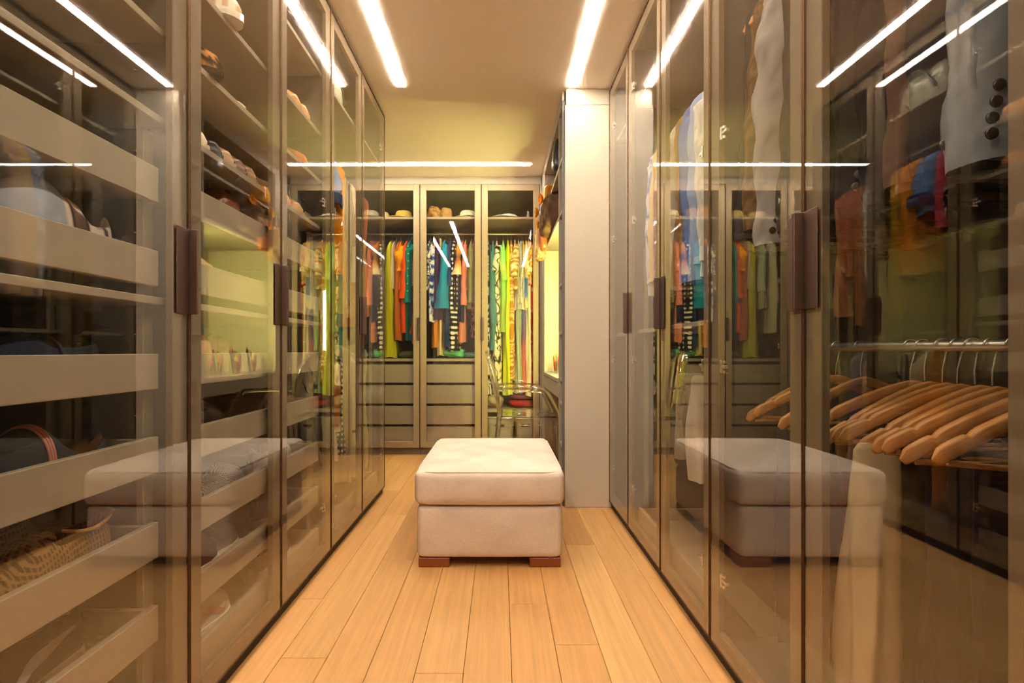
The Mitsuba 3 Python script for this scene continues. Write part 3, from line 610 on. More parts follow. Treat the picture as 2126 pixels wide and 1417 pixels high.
# baskets
def basket(label, x, y, z, w, d, h):
    k = thing('lidded_basket', label, 'basket')
    r = .03; n = 40; a = np.linspace(0, 2*PI, n, endpoint=False)
    def ring(sx, sy, zz, off): 
        e = .28; c, s_ = np.cos(a), np.sin(a)
        return np.stack([x+(sx/2+off)*np.sign(c)*np.abs(c)**e, y+(sy/2+off)*np.sign(s_)*np.abs(s_)**e, np.full(n, zz)], 1)
    rows = []; N = 26
    for i in range(N+1):
        t = i/N; off = np.where((np.arange(n)//2+i) % 2 == 0, .0009, -.0009) if 1 < i < N-1 else 0
        rows.append(ring(w*(.88+.12*t), d*(.88+.12*t), z+h*t, off))
    rows.append(ring(w*.96, d*.96, z+h, -.004))
    rows = [ring(w*.5, d*.5, z+.001, -.02)]+rows
    part(k, 'body', (np.vstack(rows), grid_faces(len(rows), n, True)), 'm_cloth', 25, color=lin(226, 220, 200)) if False else part(k, 'body', (np.vstack(rows), grid_faces(len(rows), n, True)), 'm_basket', 25)
    lid = [ring(w*.2, d*.2, z+h+.018, -.02), ring(w, d, z+h+.018, -.01), ring(w, d, z+h+.014, .004), ring(w, d, z+h+.001, .006), ring(w*.9, d*.9, z+h+.001, -.01)]
    part(k, 'lid', (np.vstack(lid), grid_faces(len(lid), n, True)), 'm_basket', 25)
    hs = [[x+.045*math.copysign(abs(math.cos(t))**.7, math.cos(t)), y-d/2-.001, z+h*.72+.011*math.sin(t)] for t in np.linspace(0, 2*PI, 25)]
    part(k, 'handle_hole', hexa(x-.043, x+.043, y-d/2-.004, y-d/2+.003, z+h*.72-.009, z+h*.72+.009, .004), 'm_rust')
scene['m_basket'] = plastic(lin(230, 224, 204), .5); scene['m_rust'] = plastic(lin(120, 52, 34), .5)
basket('white woven lidded basket under the low shelf, left one', -.0, 4.82, .088, .27, .34, .235)
basket('white woven lidded basket under the low shelf, right one', .285, 4.82, .088, .24, .34, .235) if False else basket('white woven lidded basket under the low shelf, cut off by the door frame', .24, 4.82, .088, .19, .34, .235)

# hats and boxes on the back wardrobe's top shelf
def hat(label, loc, R, r, h, c, tilt=0, band=None, brim_up=.01, squash=1):
    k = thing('hat', label, 'hat')
    pr = [(R, .004+brim_up), (R-.002, .008+brim_up), (R*.8, .008+brim_up*.4), (r*1.08, .008), (r, .014), (r*.97, h*.5), (r*.9, h*.85), (r*.75, h), (r*.4, h*.97), (0, h*.95)]
    v, f = lathe(pr, 36); v[:, 1] *= squash
    v[:, 2] += .012*np.sin(2*np.arctan2(v[:, 1], v[:, 0]))*np.clip(np.hypot(v[:, 0], v[:, 1])/R, 0, 1)**3
    v[:, 2] -= min(0, v[:, 2].min())
    part(k, 'crown', (v+np.array(loc), f), 'm_cloth', True, color=lin(*c))
    if band:
        b, bf = lathe([(r*1.01, .016), (r*1.0, .045), (r*.98, .045)], 30); b[:, 1] *= squash
        part(k, 'band', (b+np.array(loc), bf), 'm_cloth', True, color=lin(*band))
hat('yellow straw hat with a curved wide brim on the shelf of the first back bay', (-.93, 4.80, 2.201), .17, .085, .09, (214, 190, 96), brim_up=.0)
hat('cream sun hat with a dark band on the shelf of the middle bay', (-.31, 4.80, 2.201), .15, .085, .10, (236, 226, 196), band=(90, 78, 60))
hat('tan felt hat standing in the middle of the top shelf', (-.52, 4.82, 2.201), .062, .058, .13, (206, 164, 100))
hat('flat white wide-brimmed hat lying on the shelf of the right bay', (.08, 4.80, 2.201), .19, .10, .055, (236, 230, 214), brim_up=.0)
hat('pale straw hat on the shelf at the left of the back wardrobe', (-1.15, 4.80, 2.201), .16, .085, .09, (222, 206, 160))
folded('fur_hat', 'fluffy tan fur hat on the shelf of the middle bay', 'fur hat', (-.63, 4.80, 2.201), .15, .15, .14, blot([(196, 148, 84), (150, 104, 56), (216, 176, 116)], 30, (.47, .58), 3), 8, bump=.35)
k = thing('storage_box', 'small white box on the top shelf at the left of the back wardrobe', 'box')
part(k, 'body', hexa(-1.52, -1.36, 4.66, 4.78, 2.201, 2.25), 'm_basket'); part(k, 'lid', hexa(-1.525, -1.355, 4.655, 4.785, 2.2505, 2.268), 'm_basket')
k = thing('purse', 'small white purse standing on edge on the shelf of the right bay', 'purse')
part(k, 'body', hexa(.255, .275, 4.64, 4.80, 2.201, 2.262, .006), 'm_basket'); part(k, 'clasp', hexa(.258, .272, 4.632, 4.639, 2.23, 2.245), 'm_brass')

# ================================================================ right wardrobes: jackets, shirts, trousers
JY, JL = [], []
def rg(y, name, cat, label, col, z=2.079, x=.968, wood=True, W=.44, **kw):
    JY.append(y); JL.append(label)
    garment(name, label, cat, (x, y, z), 0, col, W=W, seed=int(y*100), **kw)
JK = dict(L=.82, Tk=.075, neck=.075, drop=.12, hem=.98, flare=1.15, fold=.004, sl=.74, r0=.075, r1=.062, out=.02)
rg(.81, 'jacket', 'jacket', 'grey-blue wool jacket with four dark cuff buttons, nearest the camera on the right', blot([(112, 120, 130), (126, 134, 144)], 60, (.5,), 3), buttons=4, bcol=(50, 46, 46), **{**JK, 'r0': .09, 'r1': .075, 'sl': .755})
rg(.875, 'jacket', 'jacket', 'charcoal suit jacket with shiny cuff buttons behind the grey-blue one', (46, 46, 52), buttons=4, bcol=(96, 92, 90), **JK)
rg(.945, 'jacket', 'jacket', 'dusky brown-rose jacket among the dark suits', (96, 74, 68), **JK)
rg(1.005, 'jacket', 'jacket', 'midnight navy suit jacket in the row of dark suits', (28, 30, 42), **JK)
rg(1.085, 'jacket', 'jacket', 'dark slate suit jacket with grey cuff buttons', (56, 58, 66), buttons=4, bcol=(110, 108, 104), **JK)
rg(1.17, 'jacket', 'jacket', 'black suit jacket left of the slate one', (26, 26, 30), **JK)
rg(1.25, 'jacket', 'jacket', 'dark grey flannel jacket beside the pale grey knit', (60, 60, 64), **JK)
rg(1.31, 'jacket', 'jacket', 'dark taupe jacket hanging in front of the pale grey knit blazer', (70, 62, 56), **JK)
rg(1.395, 'blazer', 'blazer', 'pale grey knit blazer with three dark cuff buttons', blot([(148, 144, 144), (162, 158, 157), (132, 128, 128)], 70, (.44, .56), 6), buttons=4, bcol=(34, 30, 30), lapel=(160, 152, 144), **{**JK, 'r0': .10, 'r1': .098, 'sl': .76})
rg(1.475, 'blazer', 'blazer', 'brown corduroy blazer behind the pale grey knit one', stripes((116, 92, 66), (92, 70, 50), .012, 0, .5), res=1.4, **{**JK, 'sl': .7})
rg(1.512, 'coat', 'coat', 'charcoal coat at the far end of the jacket row', (58, 58, 62), **{**JK, 'sl': .72, 'r0': .06})
for y, q in zip(JY, JL): wood_hanger((.968, y, 2.071), 0, 0, hl(q, 'wooden hanger inside the '), bar=False)
# lower rail: wooden hangers, some with trousers
LOW = [(.845, 2, 'near end of the lower rail, first wooden hanger, lying lowest'), (.90, -1, 'second wooden hanger on the lower rail'), (.935, 1, 'third wooden hanger on the lower rail'), (.975, 0, 'fourth wooden hanger on the lower rail'), (1.01, -2, 'fifth wooden hanger on the lower rail'),
       (1.05, 1, 'sixth wooden hanger on the lower rail'), (1.085, 0, 'seventh wooden hanger on the lower rail'), (1.13, -2, 'eighth wooden hanger on the lower rail'), (1.17, 1, 'ninth wooden hanger on the lower rail'), (1.33, -1, 'third from the far end of the lower rail, wooden hanger'), (1.43, 2, 'second from the far end of the lower rail, wooden hanger'), (1.49, -2, 'last wooden hanger at the far end of the lower rail')]
for y, tl, lb in LOW:
    wood_hanger((.968, y, .891), RNG.uniform(-.20, .10), 1.6*tl, lb)
def trousers(y, label, col, L=.55, W=.30, x=.968, z=.765, **kw):
    kw.setdefault('fold', .006); kw.setdefault('flare', 1.5); kw.setdefault('Tk', .03)
    return garment('trousers', label, 'trousers', (x, y, z), 0, col, W=W, L=L, neck=W/2-.01, drop=.015, seed=int(y*77), **kw)
trousers(1.045, 'cream trousers folded over a hanger on the lower rail', (214, 196, 160), L=.72, W=.10, x=.795, fold=.008, flare=1.7, Tk=.05, res=1.6, hem=1.3, lean=-.03)
trousers(1.12, 'dark olive trousers beside the cream ones on the lower rail', (56, 52, 44), L=.55)
trousers(.86, 'black trousers nearest the camera on the lower rail', (30, 30, 36), L=.62)
trousers(.95, 'dark navy trousers on the lower rail', (26, 30, 44), L=.60)
trousers(1.20, 'wine red trousers on the lower rail', (96, 26, 30), L=.42)
trousers(1.30, 'dark charcoal trousers on the lower rail', (40, 40, 44), L=.60)
trousers(1.46, 'dark denim jeans at the far end of the lower rail', (44, 54, 76), L=.66)
# shirts in the middle unit
SH = dict(L=.80, Tk=.06, neck=.065, drop=.13, flare=1.2, fold=.007, sl=.66, r0=.065, r1=.045, out=.015)
ES = [(1.70, 'white dress shirt nearest the camera in the shirt row', (236, 232, 222), (240, 238, 230)), (1.78, 'ivory shirt with a creased sleeve', (224, 214, 190), (226, 216, 190)), (1.86, 'white shirt with pale grey stripes', stripes((234, 234, 232), (206, 208, 214), .014), (236, 236, 232)),
      (1.94, 'light blue shirt beside the white ones', (160, 182, 226), (190, 204, 234)), (2.02, 'cornflower blue shirt in the middle of the shirt row', (112, 140, 204), (150, 170, 220)), (2.11, 'tan-orange linen shirt beside the blue one', (206, 160, 118), (210, 166, 124)), (2.19, 'white knit shirt left of the tan-orange one', (222, 218, 204), (226, 220, 206)),
      (2.30, 'grey shirt in the gap of the shirt row', (130, 126, 120), (136, 130, 124)), (2.38, 'pale pink shirt near the far end of the shirt row', (224, 190, 176), (228, 200, 186)), (2.44, 'straw yellow shirt near the far end of the shirt row', (220, 196, 140), (222, 200, 150)), (2.505, 'blue and white striped shirt at the far end of the shirt row', stripes((110, 140, 200), (216, 222, 236), .02), (230, 232, 240))]
for y, lb, c, cf in ES:
    garment('shirt', lb, 'shirt', (.968, y, 2.03), 0, c, W=.44, seed=int(y*61), cuff=cf, collar=cf, res=1.3, **SH)
    thin_hanger((.968, y, 2.031), 0, 'white', hl(lb, 'slim white hanger inside the '))
trousers(1.99, 'white trousers on the low rail under the shirts, front pair', (232, 222, 206), L=.42, W=.36, x=.945, z=.86, fold=.012, flare=1.8, Tk=.05, res=1.4)
trousers(2.15, 'off-white trousers on the low rail under the shirts, rear pair', (220, 206, 184), L=.36, W=.36, x=.945, z=.86, fold=.012, flare=1.8, Tk=.05, res=1.4)
trousers(1.76, 'salmon shorts on the low rail under the shirts', (206, 130, 106), L=.26, W=.3, z=.86)
for y, q in ((1.99, 'front white trousers'), (2.15, 'rear off-white trousers'), (1.76, 'salmon shorts')): thin_hanger((.968, y, .861), 0, 'white', f'slim white hanger holding the {q} under the shirts')
garment('coat', 'grey coat behind the glass beside the end panel', 'coat', (.968, 2.86, 2.03), 0, (120, 112, 104), W=.44, L=.85, Tk=.08, sl=.66, r0=.065, r1=.05, seed=5)
garment('coat', 'dark taupe coat in the narrow wardrobe beside the end panel', 'coat', (.968, 2.72, 2.03), 0, (84, 76, 68), W=.44, L=.9, Tk=.08, sl=.66, r0=.065, r1=.05, seed=6)
for y, q in ((2.72, 'dark taupe'), (2.86, 'grey')): thin_hanger((.968, y, 2.031), 0, 'black', f'slim black hanger inside the {q} coat beside the end panel')

# ================================================================ far left wardrobe
def lg(y, name, cat, label, col, z=2.031, x=-1.08, W=.42, **kw):
    garment(name, label, cat, (x, y, z), 0, col, W=W, seed=int(y*91), **kw)
    thin_hanger((x, y, z), 0, 'black', hl(label))
lg(2.42, 'jacket', 'jacket', 'black sequinned jacket nearest the door in the far left wardrobe', blot([(22, 20, 20), (200, 190, 160)], 60, (.62,), 3), L=.5, sl=.3, r0=.05, res=1.4)
lg(2.80, 'dress', 'dress', 'mustard dress in the far left wardrobe', (206, 160, 40), L=.86, flare=1.6)
lg(2.70, 'dress', 'dress', 'orange dress behind the denim blue top', (226, 136, 24), L=.66, flare=1.5, Tk=.13, W=.46)
lg(2.59, 'top', 'top', 'denim blue short-sleeved top in the far left wardrobe', (96, 136, 196), L=.36, Tk=.12, flare=1.5, sl=.25, r0=.095, r1=.115, cuff=(40, 60, 110), W=.44)
lg(2.50, 'top', 'top', 'pink top half hidden in front of the denim blue one', (206, 70, 96), L=.45)
lg(2.90, 'dress', 'dress', 'dark grey dress in the far left wardrobe', (78, 76, 66), L=.8, sl=.4)
lg(2.99, 'blouse', 'blouse', 'white blouse beside the rust coloured dress', (226, 220, 208), L=.66, flare=1.5, sl=.55)
lg(3.08, 'dress', 'dress', 'rust brown dress at the far end of the left wardrobe', (190, 108, 60), L=.92, sl=.5, r0=.05)
lg(3.17, 'blouse', 'blouse', 'terracotta blouse at the far end of the left wardrobe', (202, 110, 84), L=.6, sl=.52, r0=.055)
lg(3.26, 'dress', 'dress', 'salmon dress against the far side of the left wardrobe', (214, 140, 110), L=.85)
ZL = .991
lg(2.44, 'skirt', 'skirt', 'white pinstriped skirt on the low rail of the far left wardrobe', stripes((228, 214, 190), (176, 156, 130), .016), z=ZL, L=.78, flare=1.5, Tk=.06, res=1.4, neck=.14, drop=.04)
lg(2.53, 'skirt', 'skirt', 'orange skirt on the low rail beside the pinstriped one', (222, 140, 40), z=ZL, L=.84, flare=1.5, neck=.14, drop=.04)
lg(2.64, 'top', 'top', 'brown and cream top on the low rail of the far left wardrobe', bands([(0, (226, 210, 180)), (.2, (226, 206, 170)), (.24, (150, 84, 44)), (.42, (150, 84, 44)), (.46, (220, 206, 180)), (.8, (200, 180, 140))]), z=ZL, L=.62, flare=1.3, sl=.4, r0=.04)
lg(2.76, 'dress', 'dress', 'black dress with a white dotted edge on the low rail', dots((24, 22, 24), (230, 226, 214), .03, .3, 4), z=ZL, L=.62, res=2)
lg(2.90, 'skirt', 'skirt', 'cream skirt hanging low in the far left wardrobe', (216, 200, 166), z=ZL, L=.8, neck=.14, drop=.04, flare=1.5)
lg(3.00, 'jumper', 'jumper', 'cream jumper with a zigzag cuff on the low rail', (230, 216, 190), z=ZL, L=.5, sl=.46, r0=.045, r1=.04, cuff=(120, 84, 56))
lg(3.12, 'dress', 'dress', 'blue and white long dress on the low rail', bands([(0, (216, 210, 200)), (.25, (110, 116, 160)), (.45, (84, 92, 150)), (.5, (226, 216, 200)), (.8, (214, 196, 150))]), z=ZL, L=.82, flare=1.8)
lg(3.24, 'skirt', 'skirt', 'olive-beige skirt at the far end of the low rail', (170, 158, 110), z=ZL, L=.8, neck=.14, drop=.04, flare=1.4)
k = thing('travel_bag', 'pale see-through garment bag on the shelf of the far left wardrobe', 'bag')
p, f = rbox(.28, .34, .22, .09, 12); p[:, 2] += .012*np.sin(p[:, 1]*30); p[:, 2] = np.maximum(p[:, 2], -.105)
part(k, 'body', (p+np.array([-1.0, 2.62, 2.338]), f), 'm_gloss', True, color=lin(196, 196, 176))
part(k, 'strap', tube([[-.86, 2.5+.24*t, 2.30+.13*math.sin(PI*t)] for t in np.linspace(0, 1, 16)], .008, 6), 'm_gloss', True, color=lin(60, 66, 56))

# ================================================================ shoes and bags on the left
def shoe(name, label, loc, rz, L=.28, W=.10, toe=.055, heel=.075, up=(60, 50, 44), inn=(150, 120, 84), sole=(40, 36, 32), st=.014, raise_=0.0, op=(.06, .52), pat=None, mat='m_cloth', group=None, spike=False, sw=1.04, extra=None, pointy=0, collar=1.0, res=1):
    """toe along local +x, heel at the origin"""
    k = thing(name, label, 'shoe', group); rz = rz
    n, m = int(44*res), int(33*res)
    s = np.linspace(0, 1, n); xs = [0, .03, .12, .3, .5, .72, .88, .96, 1]
    hw = W/2*np.interp(s, xs, [.18, .42, .66, .70, .80, 1.0, .84-.3*pointy, .52-.3*pointy, .06])
    hh = np.interp(s, [0, .05, .25, .5, .62, .8, .93, 1], [heel*.82, heel, heel*.88*collar, max(heel*.86, toe*1.15), toe*1.25, toe, toe*.72, .012])
    lift = raise_*np.interp(s, [0, .2, .45, .68, 1], [1, .95, .55, .04, 0])
    t = np.linspace(0, PI, m); V, I = [], []
    for i in range(n):
        o = sstep(op[0]-.03, op[0]+.03, np.array([s[i]]))[0]*(1-sstep(op[1]-.10, op[1]+.02, np.array([s[i]]))[0])
        for a in t:
            c, sn = math.cos(a), math.sin(a)
            y = hw[i]*c*(1-.12*sn*o); z = hh[i]*max(sn, 0)**(.62)
            d = o*(1-sstep(.66, .80, np.array([abs(c)]))[0])
            z2 = z*(1-d)+.010*d
            V.append([s[i]*L, y, st+lift[i]+z2]); I.append(d)
    V = np.array(V); I = np.array(I); base = np.array(lin(*up)) if not pat else pat(V)
    col = np.where((I > .3)[:, None], lin(*inn), base)
    f = grid_faces(n, m)
    part(k, 'upper', (turn(V, rz, loc), f), mat, True, color=col)
    R = []
    for i in range(n):
        w_ = hw[i]*sw+.001; r = lift[i]; x = s[i]*L+(.004 if i == n-1 else -.004 if i == 0 else 0)
        th = st+.002
        R += [[x, w_, r], [x, w_*1.02, r+th*.6], [x, w_*.98, r+th], [x, -w_*.98, r+th], [x, -w_*1.02, r+th*.6], [x, -w_, r]]
    R = np.array(R); sf = grid_faces(n, 6, True)
    ca = np.array([[0, 1, 2], [0, 2, 3], [0, 3, 5], [3, 4, 5]]); sf = np.vstack([sf, ca[:, ::-1], ca+(n-1)*6])
    part(k, 'sole', (turn(R, rz, loc), sf), mat, 30 if False else False, color=np.tile(lin(*sole), (len(R), 1)))
    if raise_ > .03:
        if spike: h = lathe([(.006, 0), (.006, raise_*.4), (.014, raise_*.85), (.022, raise_+.004)], 12, (.035, 0, 0))
        else: h = lathe([(.026, 0), (.026, raise_*.5), (.03, raise_+.004)], 14, (.035, 0, 0))
        part(k, 'heel', (turn(h[0], rz, loc), h[1]), mat, True, color=lin(*sole))
    if extra:
        for nm, ms, c in extra(L, hw, hh, st): part(k, nm, (turn(np.asarray(ms[0]), rz, loc), ms[1]), 'm_cloth', True, color=lin(*c))
    return k
def laces(c, n=4):
    def fn(L, hw, hh, st):
        out = []
        for i in range(n):
            s = .50+.06*i; z = np.interp(s, [.5, .62, .8], [hh.max()*.86, hh.max()*.72, .055])+st
            out.append(('lace', tube([[s*L, .026*q, z+.006-.010*abs(q)**2] for q in np.linspace(-1, 1, 7)], .0028, 6), c))
        return out
    return fn
def cord(c, s0=.6):
    def fn(L, hw, hh, st):
        o = []
        for q in (-1, 0, 1):
            sx = s0+.024*q; w_, h_ = (np.interp(sx, np.linspace(0, 1, len(x)), x) for x in (hw, hh))
            o.append(tube([[sx*L, (w_+.002)*math.cos(a), st+(h_+.003)*max(math.sin(a), 0)**.62] for a in np.linspace(0.05, PI-.05, 26)], .0030, 6))
        return [('cord', join(o), c)]
    return fn
def swoosh(c):
    def fn(L, hw, hh, st):
        out = []
        for sd in (-1, 1):
            q = np.linspace(0, 1, 18); x = L*(.80-.62*q); w = .016*np.sin(PI*np.clip(q*1.0, 0, 1))**.8*(1-.55*q)+.0015
            z0 = st+.030-.016*np.sin(PI*np.minimum(1, q*2.6))*(q < .5)+.030*q
            y = np.interp(x/L, np.linspace(0, 1, len(hw)), hw)*.985+.003
            up_ = np.stack([x, sd*y*.93, z0+w], 1); lo = np.stack([x, sd*y, z0-w], 1)
            out.append(('side_mark', (np.vstack([up_, lo]), grid_faces(2, 18)), c))
        return out
    return fn
def sneaker(label, loc, rz, up, sole=(232, 226, 214), inn=(90, 84, 78), group=None, extra=None, **kw):
    return shoe('sneaker', label, loc, rz, **{**dict(L=.29, W=.105, toe=.07, heel=.085, st=.03, up=up, sole=sole, inn=inn, op=(.05, .44), sw=1.1, extra=extra or laces((226, 222, 212))), **kw}, group=group)
ZT = lambda i: DRW[i][0]+.0205
N_ = -PI/2; P_ = PI/2
# nearest wardrobe
pt = lambda V: np.where(((np.floor(V[:, 0]/.045)+np.floor(V[:, 1]/.03)) % 2 == 0)[:, None], lin(214, 200, 190), lin(96, 76, 70))*np.where((np.abs((V[:, 0]/.045) % 1-.5) > .42)[:, None], .2, 1)
shoe('slip_on', 'pale blue slip-on shoe with a patterned heel in the second tray', (-.905, 1.14, ZT(1)), N_, L=.30, W=.112, toe=.125, heel=.13, pat=lambda V: np.where((V[:, 0] < .15)[:, None], pt(V), lin(160, 170, 186)), inn=(60, 50, 46), sole=(200, 196, 190), op=(.06, .30))
shoe('slip_on', 'pale blue slip-on shoe, partner standing behind the patterned one', (-1.10, 1.12, ZT(1)), N_, L=.30, W=.108, toe=.075, heel=.115, up=(150, 158, 172), inn=(60, 50, 46), sole=(200, 196, 190))
shoe('loafer', 'navy suede loafer with a red tab in the third tray of the nearest left wardrobe', (-.925, 1.13, ZT(2)), N_, L=.29, heel=.105, toe=.075, up=(44, 50, 66), inn=(60, 54, 50), sole=(36, 34, 40), extra=lambda L, hw, hh, st: [('heel_tab', hexa(-.004, .006, -.008, .008, .03, .085), (190, 40, 36)), ('band', tube([[.42*L, .048*math.cos(a), st+.085*math.sin(a)*1.0] for a in np.linspace(.15, PI-.15, 14)], .004, 6), (60, 66, 82))])
shoe('loafer', 'navy suede loafer behind the one with the red tab', (-1.08, 1.12, ZT(2)), N_, L=.29, heel=.105, toe=.075, up=(40, 46, 62), inn=(60, 54, 50), sole=(36, 34, 40))
shoe('espadrille', 'dark felt espadrille with a red and white cord in the fourth tray', (-.92, .97, ZT(3)), P_+.25, L=.27, W=.115, heel=.10, toe=.10, up=(48, 50, 54), inn=(150, 116, 70), sole=(150, 120, 84), op=(.04, .3), extra=cord((206, 150, 136), .35)) if False else shoe('espadrille', 'dark felt espadrille with a red and white cord in the fourth tray', (-.92, 1.14, ZT(3)), N_, L=.29, W=.12, heel=.088, toe=.088, up=(62, 64, 66), inn=(176, 138, 84), sole=(150, 120, 84), collar=.5, op=(.03, .50), extra=cord((206, 140, 126), .62))
shoe('espadrille', 'dark felt espadrille behind the one with the cord', (-1.07, 1.13, ZT(3)), N_, L=.29, W=.12, heel=.095, toe=.095, up=(44, 46, 50), inn=(140, 106, 64), sole=(150, 120, 84), op=(.03, .50))
mesh_p = lambda V: np.where((((V[:, 0]/.009) % 1 < .4) | (((V[:, 1]+V[:, 2])/.009) % 1 < .4))[:, None], lin(150, 116, 78), lin(84, 62, 42))
bow = lambda L, hw, hh, st: [('bow', join([tube([[.56*L+.012*math.cos(a)+dx, .022*sg+.012*math.sin(a), st+.092+.006*math.sin(2*a)] for a in np.linspace(0, 2*PI, 14)], .0042, 6) for dx, sg in ((0, 1), (.018, -1), (.0, -.2))]), (150, 116, 78)), ('topline', tube([[L*(.05+.45*q), .043*math.sin(PI*(.25+.5*q))+.004, st+.098-.018*math.sin(PI*q)] for q in np.linspace(0, 1, 14)], .0045, 6), (160, 122, 82))]
shoe('moccasin', 'brown mesh moccasin with a leather bow in the fifth tray', (-.915, 1.145, ZT(4)), N_, L=.30, W=.112, heel=.10, toe=.08, pat=mesh_p, res=3, inn=(70, 52, 36), sole=(84, 64, 46), extra=bow)
shoe('moccasin', 'brown mesh moccasin behind the one with the bow in front', (-1.07, 1.12, ZT(4)), N_, L=.30, W=.112, heel=.12, toe=.09, pat=mesh_p, res=3, inn=(70, 52, 36), sole=(84, 64, 46))
sneaker('dark sneaker with a pale curved side mark in the sixth tray', (-.935, 1.10, ZT(5)), N_, (58, 48, 42), (120, 104, 84), extra=swoosh((170, 158, 150)))
sneaker('dark sneaker behind the one with the curved mark', (-1.08, 1.09, ZT(5)), N_, (54, 44, 38), (110, 96, 78), extra=swoosh((150, 140, 130)))
# second wardrobe: shelves
SZ = lambda z: z+.0095
tan = (214, 160, 104); nude = (222, 186, 148)
for i, (y, x) in enumerate(((1.36, -.92), (1.50, -.90), (1.44, -1.08), (1.62, -1.06))):
    shoe('sandal', ['beige and white striped sandal nearest on the top visible shelf', 'beige and white striped sandal farther along the top visible shelf', 'beige sandal at the back of the top visible shelf', 'beige sandal farthest back on the top visible shelf'][i], (x-.10, y, SZ(1.942)), 0, L=.22, W=.09, toe=.06, heel=.06, pat=lambda V: np.where(((V[:, 0]/.03) % 1 < .5)[:, None], lin(216, 186, 150), lin(240, 234, 224)), sole=(236, 230, 220), st=.02, inn=(210, 180, 140))
lp_ = blot([(196, 140, 84), (30, 24, 22)], 38, (.53,), 6)
shoe('ankle_boot', 'leopard print ankle boot on the second visible shelf', (-1.03, 1.41, SZ(1.727)), 0, L=.24, W=.085, toe=.065, heel=.15, raise_=.03, pat=lp_, inn=(60, 40, 30), sole=(40, 30, 26), pointy=.5)
shoe('ankle_boot', 'leopard print ankle boot behind its partner', (-1.05, 1.33, SZ(1.727)), 0, L=.24, W=.085, toe=.065, heel=.15, raise_=.03, pat=lp_, inn=(60, 40, 30), sole=(40, 30, 26), pointy=.5)
shoe('flat', 'cream ballet flat at the middle of the second visible shelf', (-1.06, 1.62, SZ(1.727)), 0, L=.23, W=.08, toe=.036, heel=.045, up=(224, 212, 190), inn=(200, 180, 150), sole=(190, 170, 140), st=.006)
row = [(1.31, 'tan knee boot folded over on the third shelf', tan, .0), (1.40, 'cream platform shoe beside the tan boot', (232, 214, 184), .02), (1.47, 'black patent pump beside the cream shoe', (34, 30, 32), .06), (1.54, 'nude pump in the row on the third shelf', (196, 158, 120), .06), (1.61, 'dark taupe pump in the row on the third shelf', (116, 92, 74), .06), (1.68, 'brown leather pump in the row on the third shelf', (150, 110, 74), .06), (1.86, 'light tan ankle shoe beyond the middle of the third shelf', tan, .05), (1.96, 'tan stiletto near the far end of the third shelf', (204, 148, 92), .08), (2.08, 'camel shoe at the far end of the third shelf', (196, 150, 100), .05)]
for i, (y, lb, c, rs) in enumerate(row):
    shoe('pump', lb, (-1.06, y, SZ(1.514)), 0, L=.235, W=.085, toe=.055 if i else .12, heel=.07 if i else .14, up=c, inn=(120, 96, 70), sole=c, raise_=rs, st=.012, mat='m_gloss', spike=rs > .05, pointy=.7)
    if i in (2, 3, 4): shoe('pump', lb.replace('pump', 'pump, the partner standing behind,'), (-1.30, y+.01, SZ(1.514)), 0, L=.235, W=.085, toe=.055, heel=.07, up=c, inn=(120, 96, 70), sole=c, raise_=rs, mat='m_gloss', spike=True, pointy=.7)
for y, lb, c in ((1.88, 'tan court shoe on the upper shelf behind the second door', (206, 150, 98)), (1.97, 'caramel court shoe beside the tan one on the upper shelf', (216, 160, 104))):
    shoe('court_shoe', lb, (-1.05, y+.16, SZ(1.942)), 0, L=.23, W=.085, toe=.06, heel=.085, up=c, inn=(190, 140, 90), sole=c, raise_=.05, mat='m_gloss', pointy=.6)
shoe('clog', 'rust brown clog on the shelf behind the second door', (-1.04, 2.12, SZ(1.727)), 0, L=.22, W=.085, toe=.06, heel=.06, up=(190, 110, 66), inn=(150, 96, 60), sole=(120, 80, 50))
# second wardrobe: trays
for y, lb, c in ((1.40, 'dark brown ankle strap pump in the first tray', (70, 44, 34)), (1.50, 'black heeled shoe in the first tray', (36, 30, 30))):
    shoe('pump', lb, (-1.09, y, ZT(0)), 0, L=.235, W=.085, toe=.06, heel=.09, up=c, inn=(110, 80, 60), sole=c, raise_=.07, mat='m_gloss', spike=True, pointy=.6)
def bag(label, loc, sx, sy, sz, col, handle=True, mat='m_gloss', seed=0, bump=.0, r=.3, hc=None, rz=0):
    k = thing('handbag', label, 'bag')
    p, f = rbox(1, 1, 1, min(r, .45), 8); p = p*np.array([sx, sy, sz])
    p[:, :2] *= (1-.22*(p[:, 2:]/sz+.5))
    fn = col if callable(col) else plain(col)
    if bump:
        nn = p/np.array([sx, sy, sz]); p = p+nn*(meshkit.fbm(p*60+seed, 3, seed)-.5)[:, None]*bump
        p[:, 2] = np.maximum(p[:, 2], -sz/2)
    part(k, 'body', (turn(p, rz, (loc[0], loc[1], loc[2]+sz/2)), f), mat, True, color=fn(p))
    if handle:
        h = tube([[0, sy*.34*math.cos(a), sz*.46+sz*.5*math.sin(a)] for a in np.linspace(0, PI, 18)], .006, 8)
        part(k, 'handle', (turn(h[0], rz, (loc[0], loc[1], loc[2]+sz/2)), h[1]), 'm_gloss', True, color=np.clip(fn(h[0])*.7, 0, 1))
        b = hexa(sx*.42, sx*.47, -.018, .018, -.01, .016)
        part(k, 'clasp', (turn(b[0], rz, (loc[0], loc[1], loc[2]+sz/2)), b[1]), 'm_brass')
bag('rust brown leather bag in the first tray of the second left wardrobe', (-.93, 1.64, ZT(0)), .12, .16, .15, (122, 62, 36), seed=1)
bag('fluffy beige bag in the first tray behind the second door', (-.93, 1.87, ZT(0)), .13, .16, .15, blot([(190, 156, 128), (150, 116, 92), (210, 182, 156)], 40, (.46, .58), 5), handle=False, mat='m_cloth', seed=4, bump=.06)
